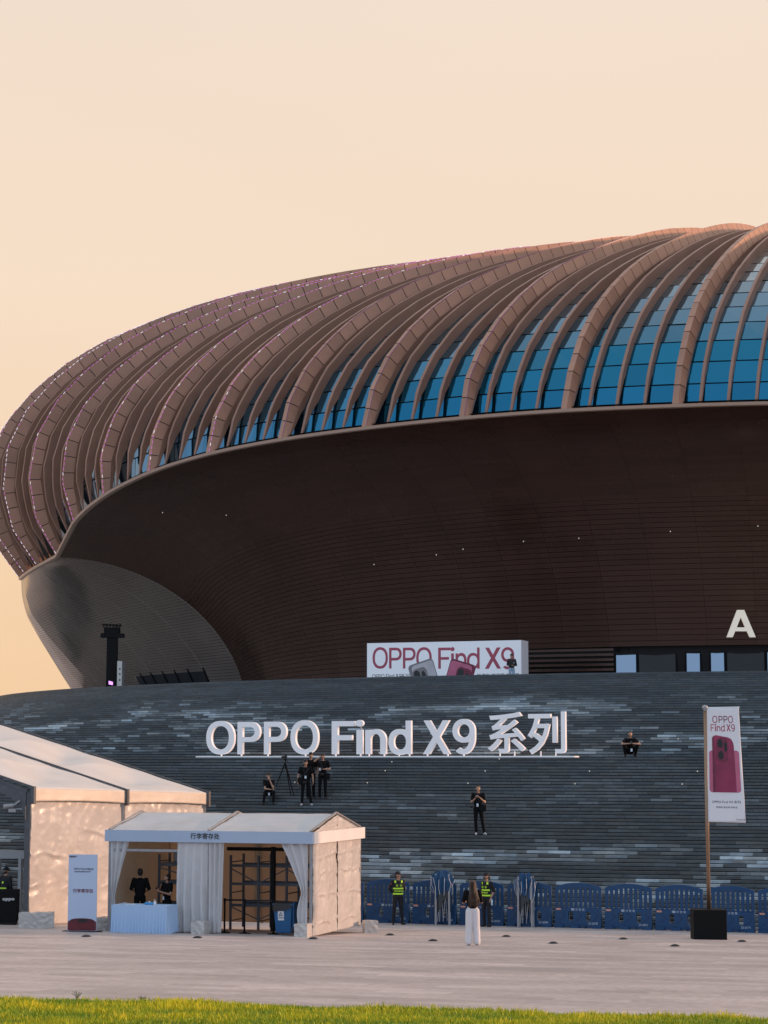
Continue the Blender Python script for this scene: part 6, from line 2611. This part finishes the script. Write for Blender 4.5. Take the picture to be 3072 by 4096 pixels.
mb.lathe([(.03, 0), (.033, .01), (.033, .15), (.014, .19), (.014, .21)], V((.24, -.02, .70)), 12)
mb.build('water_bottle', mat('bottle_clear', (.45, .60, .70), .15), r, smooth=True)
g3y = gp(30, 3700).y + 1.0
g3 = V((uv(22, 3600)[0] * g3y, g3y, 0))
g3.z = gz(g3.x, g3.y)
r, p, hd = person('security guard in dark cap behind the black counter under the marquee', g3, 2.6, 1.72, {}, top=M_GUARD, legs=M_GUARD, sleeve=2, hair='cap')
vest(r, False)
mb = MB()
mb.hexa([(-.01, .118, 1.24), (.05, .118, 1.24), (.05, .124, 1.24), (-.01, .124, 1.24), (-.01, .118, 1.30), (.05, .118, 1.30), (.05, .124, 1.30), (-.01, .124, 1.30)])
mb.box(-.12, .14, .112, .122, 1.06, 1.11)
mb.build('reflective_patch', M_HIVIS, r)

# ------------------------------------------------------------------ woman with long hair seen from behind
wp = gp(1891, 3782)
r, p, hd = person('woman seen from behind, long brown hair, black top and wide white trousers', wp, PI + .08, 1.66,
                  dict(elR=(-.25, -.03, 1.13), wrR=(-.14, -.22, 1.20), hdR=(.5, -.7, .3), elL=(.25, -.03, 1.13), wrL=(.12, -.22, 1.15), hdL=(-.5, -.7, .3),
                       knR=(-.10, 0, .48), knL=(.10, 0, .48), anR=(-.115, .02, .075), anL=(.115, .02, .075), toR=(-.13, -.13, .03), toL=(.13, -.13, .03)),
                  legs=M_WHITEPANT, wide=.034, sleeve=.85, hair='none', fem=True, nod=.2)
h_ = hd[0]
hl = [([(h_ + V((0, .01, .035)), (.092, .105, .09)), (h_ + V((0, .05, -.05)), (.092, .07, .09))], 0),
      ([(h_ + V((0, .06, -.06)), (.100, .065, .08)), (V((-.01, .125, 1.36)), (.125, .045, .08)), (V((-.02, .135, 1.20)), (.125, .035, .08))], 0),
      ([(V((-.02, .135, 1.22)), (.12, .032, .06)), (V((-.05, .135, 1.08)), (.085, .022, .05))], 0),
      ([(V((.05, .13, 1.25)), (.04, .03, .06)), (V((.055, .135, 1.08)), (.03, .018, .04))], 0),
      ([(V((-.10, .125, 1.3)), (.045, .03, .06)), (V((-.13, .12, 1.07)), (.022, .016, .04))], 0)]
me = blob_mesh(hl, .009, [M_HAIRBROWN], 'hair')
link(bpy.data.objects.new('hair', me), r)
# loose strands over the hair
random.seed(77)
mb = MB()
for k in range(90):
    a = random.uniform(-1.15, 1.15)
    x0, x1 = .092 * math.sin(a), .15 * math.sin(a) + random.uniform(-.02, .02) - .02
    zt, zb = h_.z + random.uniform(-.02, .08), random.uniform(1.0, 1.16)
    mb.tube([V((x0, h_.y + .02 + .105 * math.cos(a), zt)), V((x0 * 1.15, .17 * math.cos(a * .8) + .0, 1.38)), V((x1, .165 * math.cos(a * .7), .5 * (zb + 1.38))), V((x1, .155 * math.cos(a * .6), zb))],
            [.004, .006, .006, .002], 4)
mb.build('hair_strands', M_HAIRBROWN, r)
phone(r, (0, -.28, 1.26))
mb = MB()
mb.box(.10, .20, -.30, -.28, 1.28, 1.36)
mb.build('paper', M_WHITE, r)

# ------------------------------------------------------------------ staff inside the booth tent
q = tl(.62, .75)
q.z = TGZ
r, p, hd = person('man in long black tee inside the booth tent, back turned', q, PI + .35 + trz, 1.74,
                  dict(elR=(-.26, -.02, 1.14), wrR=(-.16, -.20, 1.06), hdR=(.4, -.8, 0), elL=(.26, -.02, 1.14), wrL=(.16, -.20, 1.06), hdL=(-.4, -.8, 0)), sleeve=.95, nod=.25)
q = tl(1.50, .70)
q.z = TGZ
r, p, hd = person('woman in black behind the desk in the booth tent, looking down at a phone', q, -.45 + trz, 1.60,
                  dict(elR=(-.22, -.06, 1.12), wrR=(-.12, -.26, 1.22), hdR=(.2, -.4, .8), elL=(.23, -.05, 1.10), wrL=(.02, -.28, 1.18), hdL=(-.7, -.2, .5)),
                  nod=.5, yaw=-.25, hair='bun', fem=True)
badge(r, p, 1.02, -.02)
phone(r, (-.10, -.32, 1.32))
bpy.data.scenes.remove(TMP)
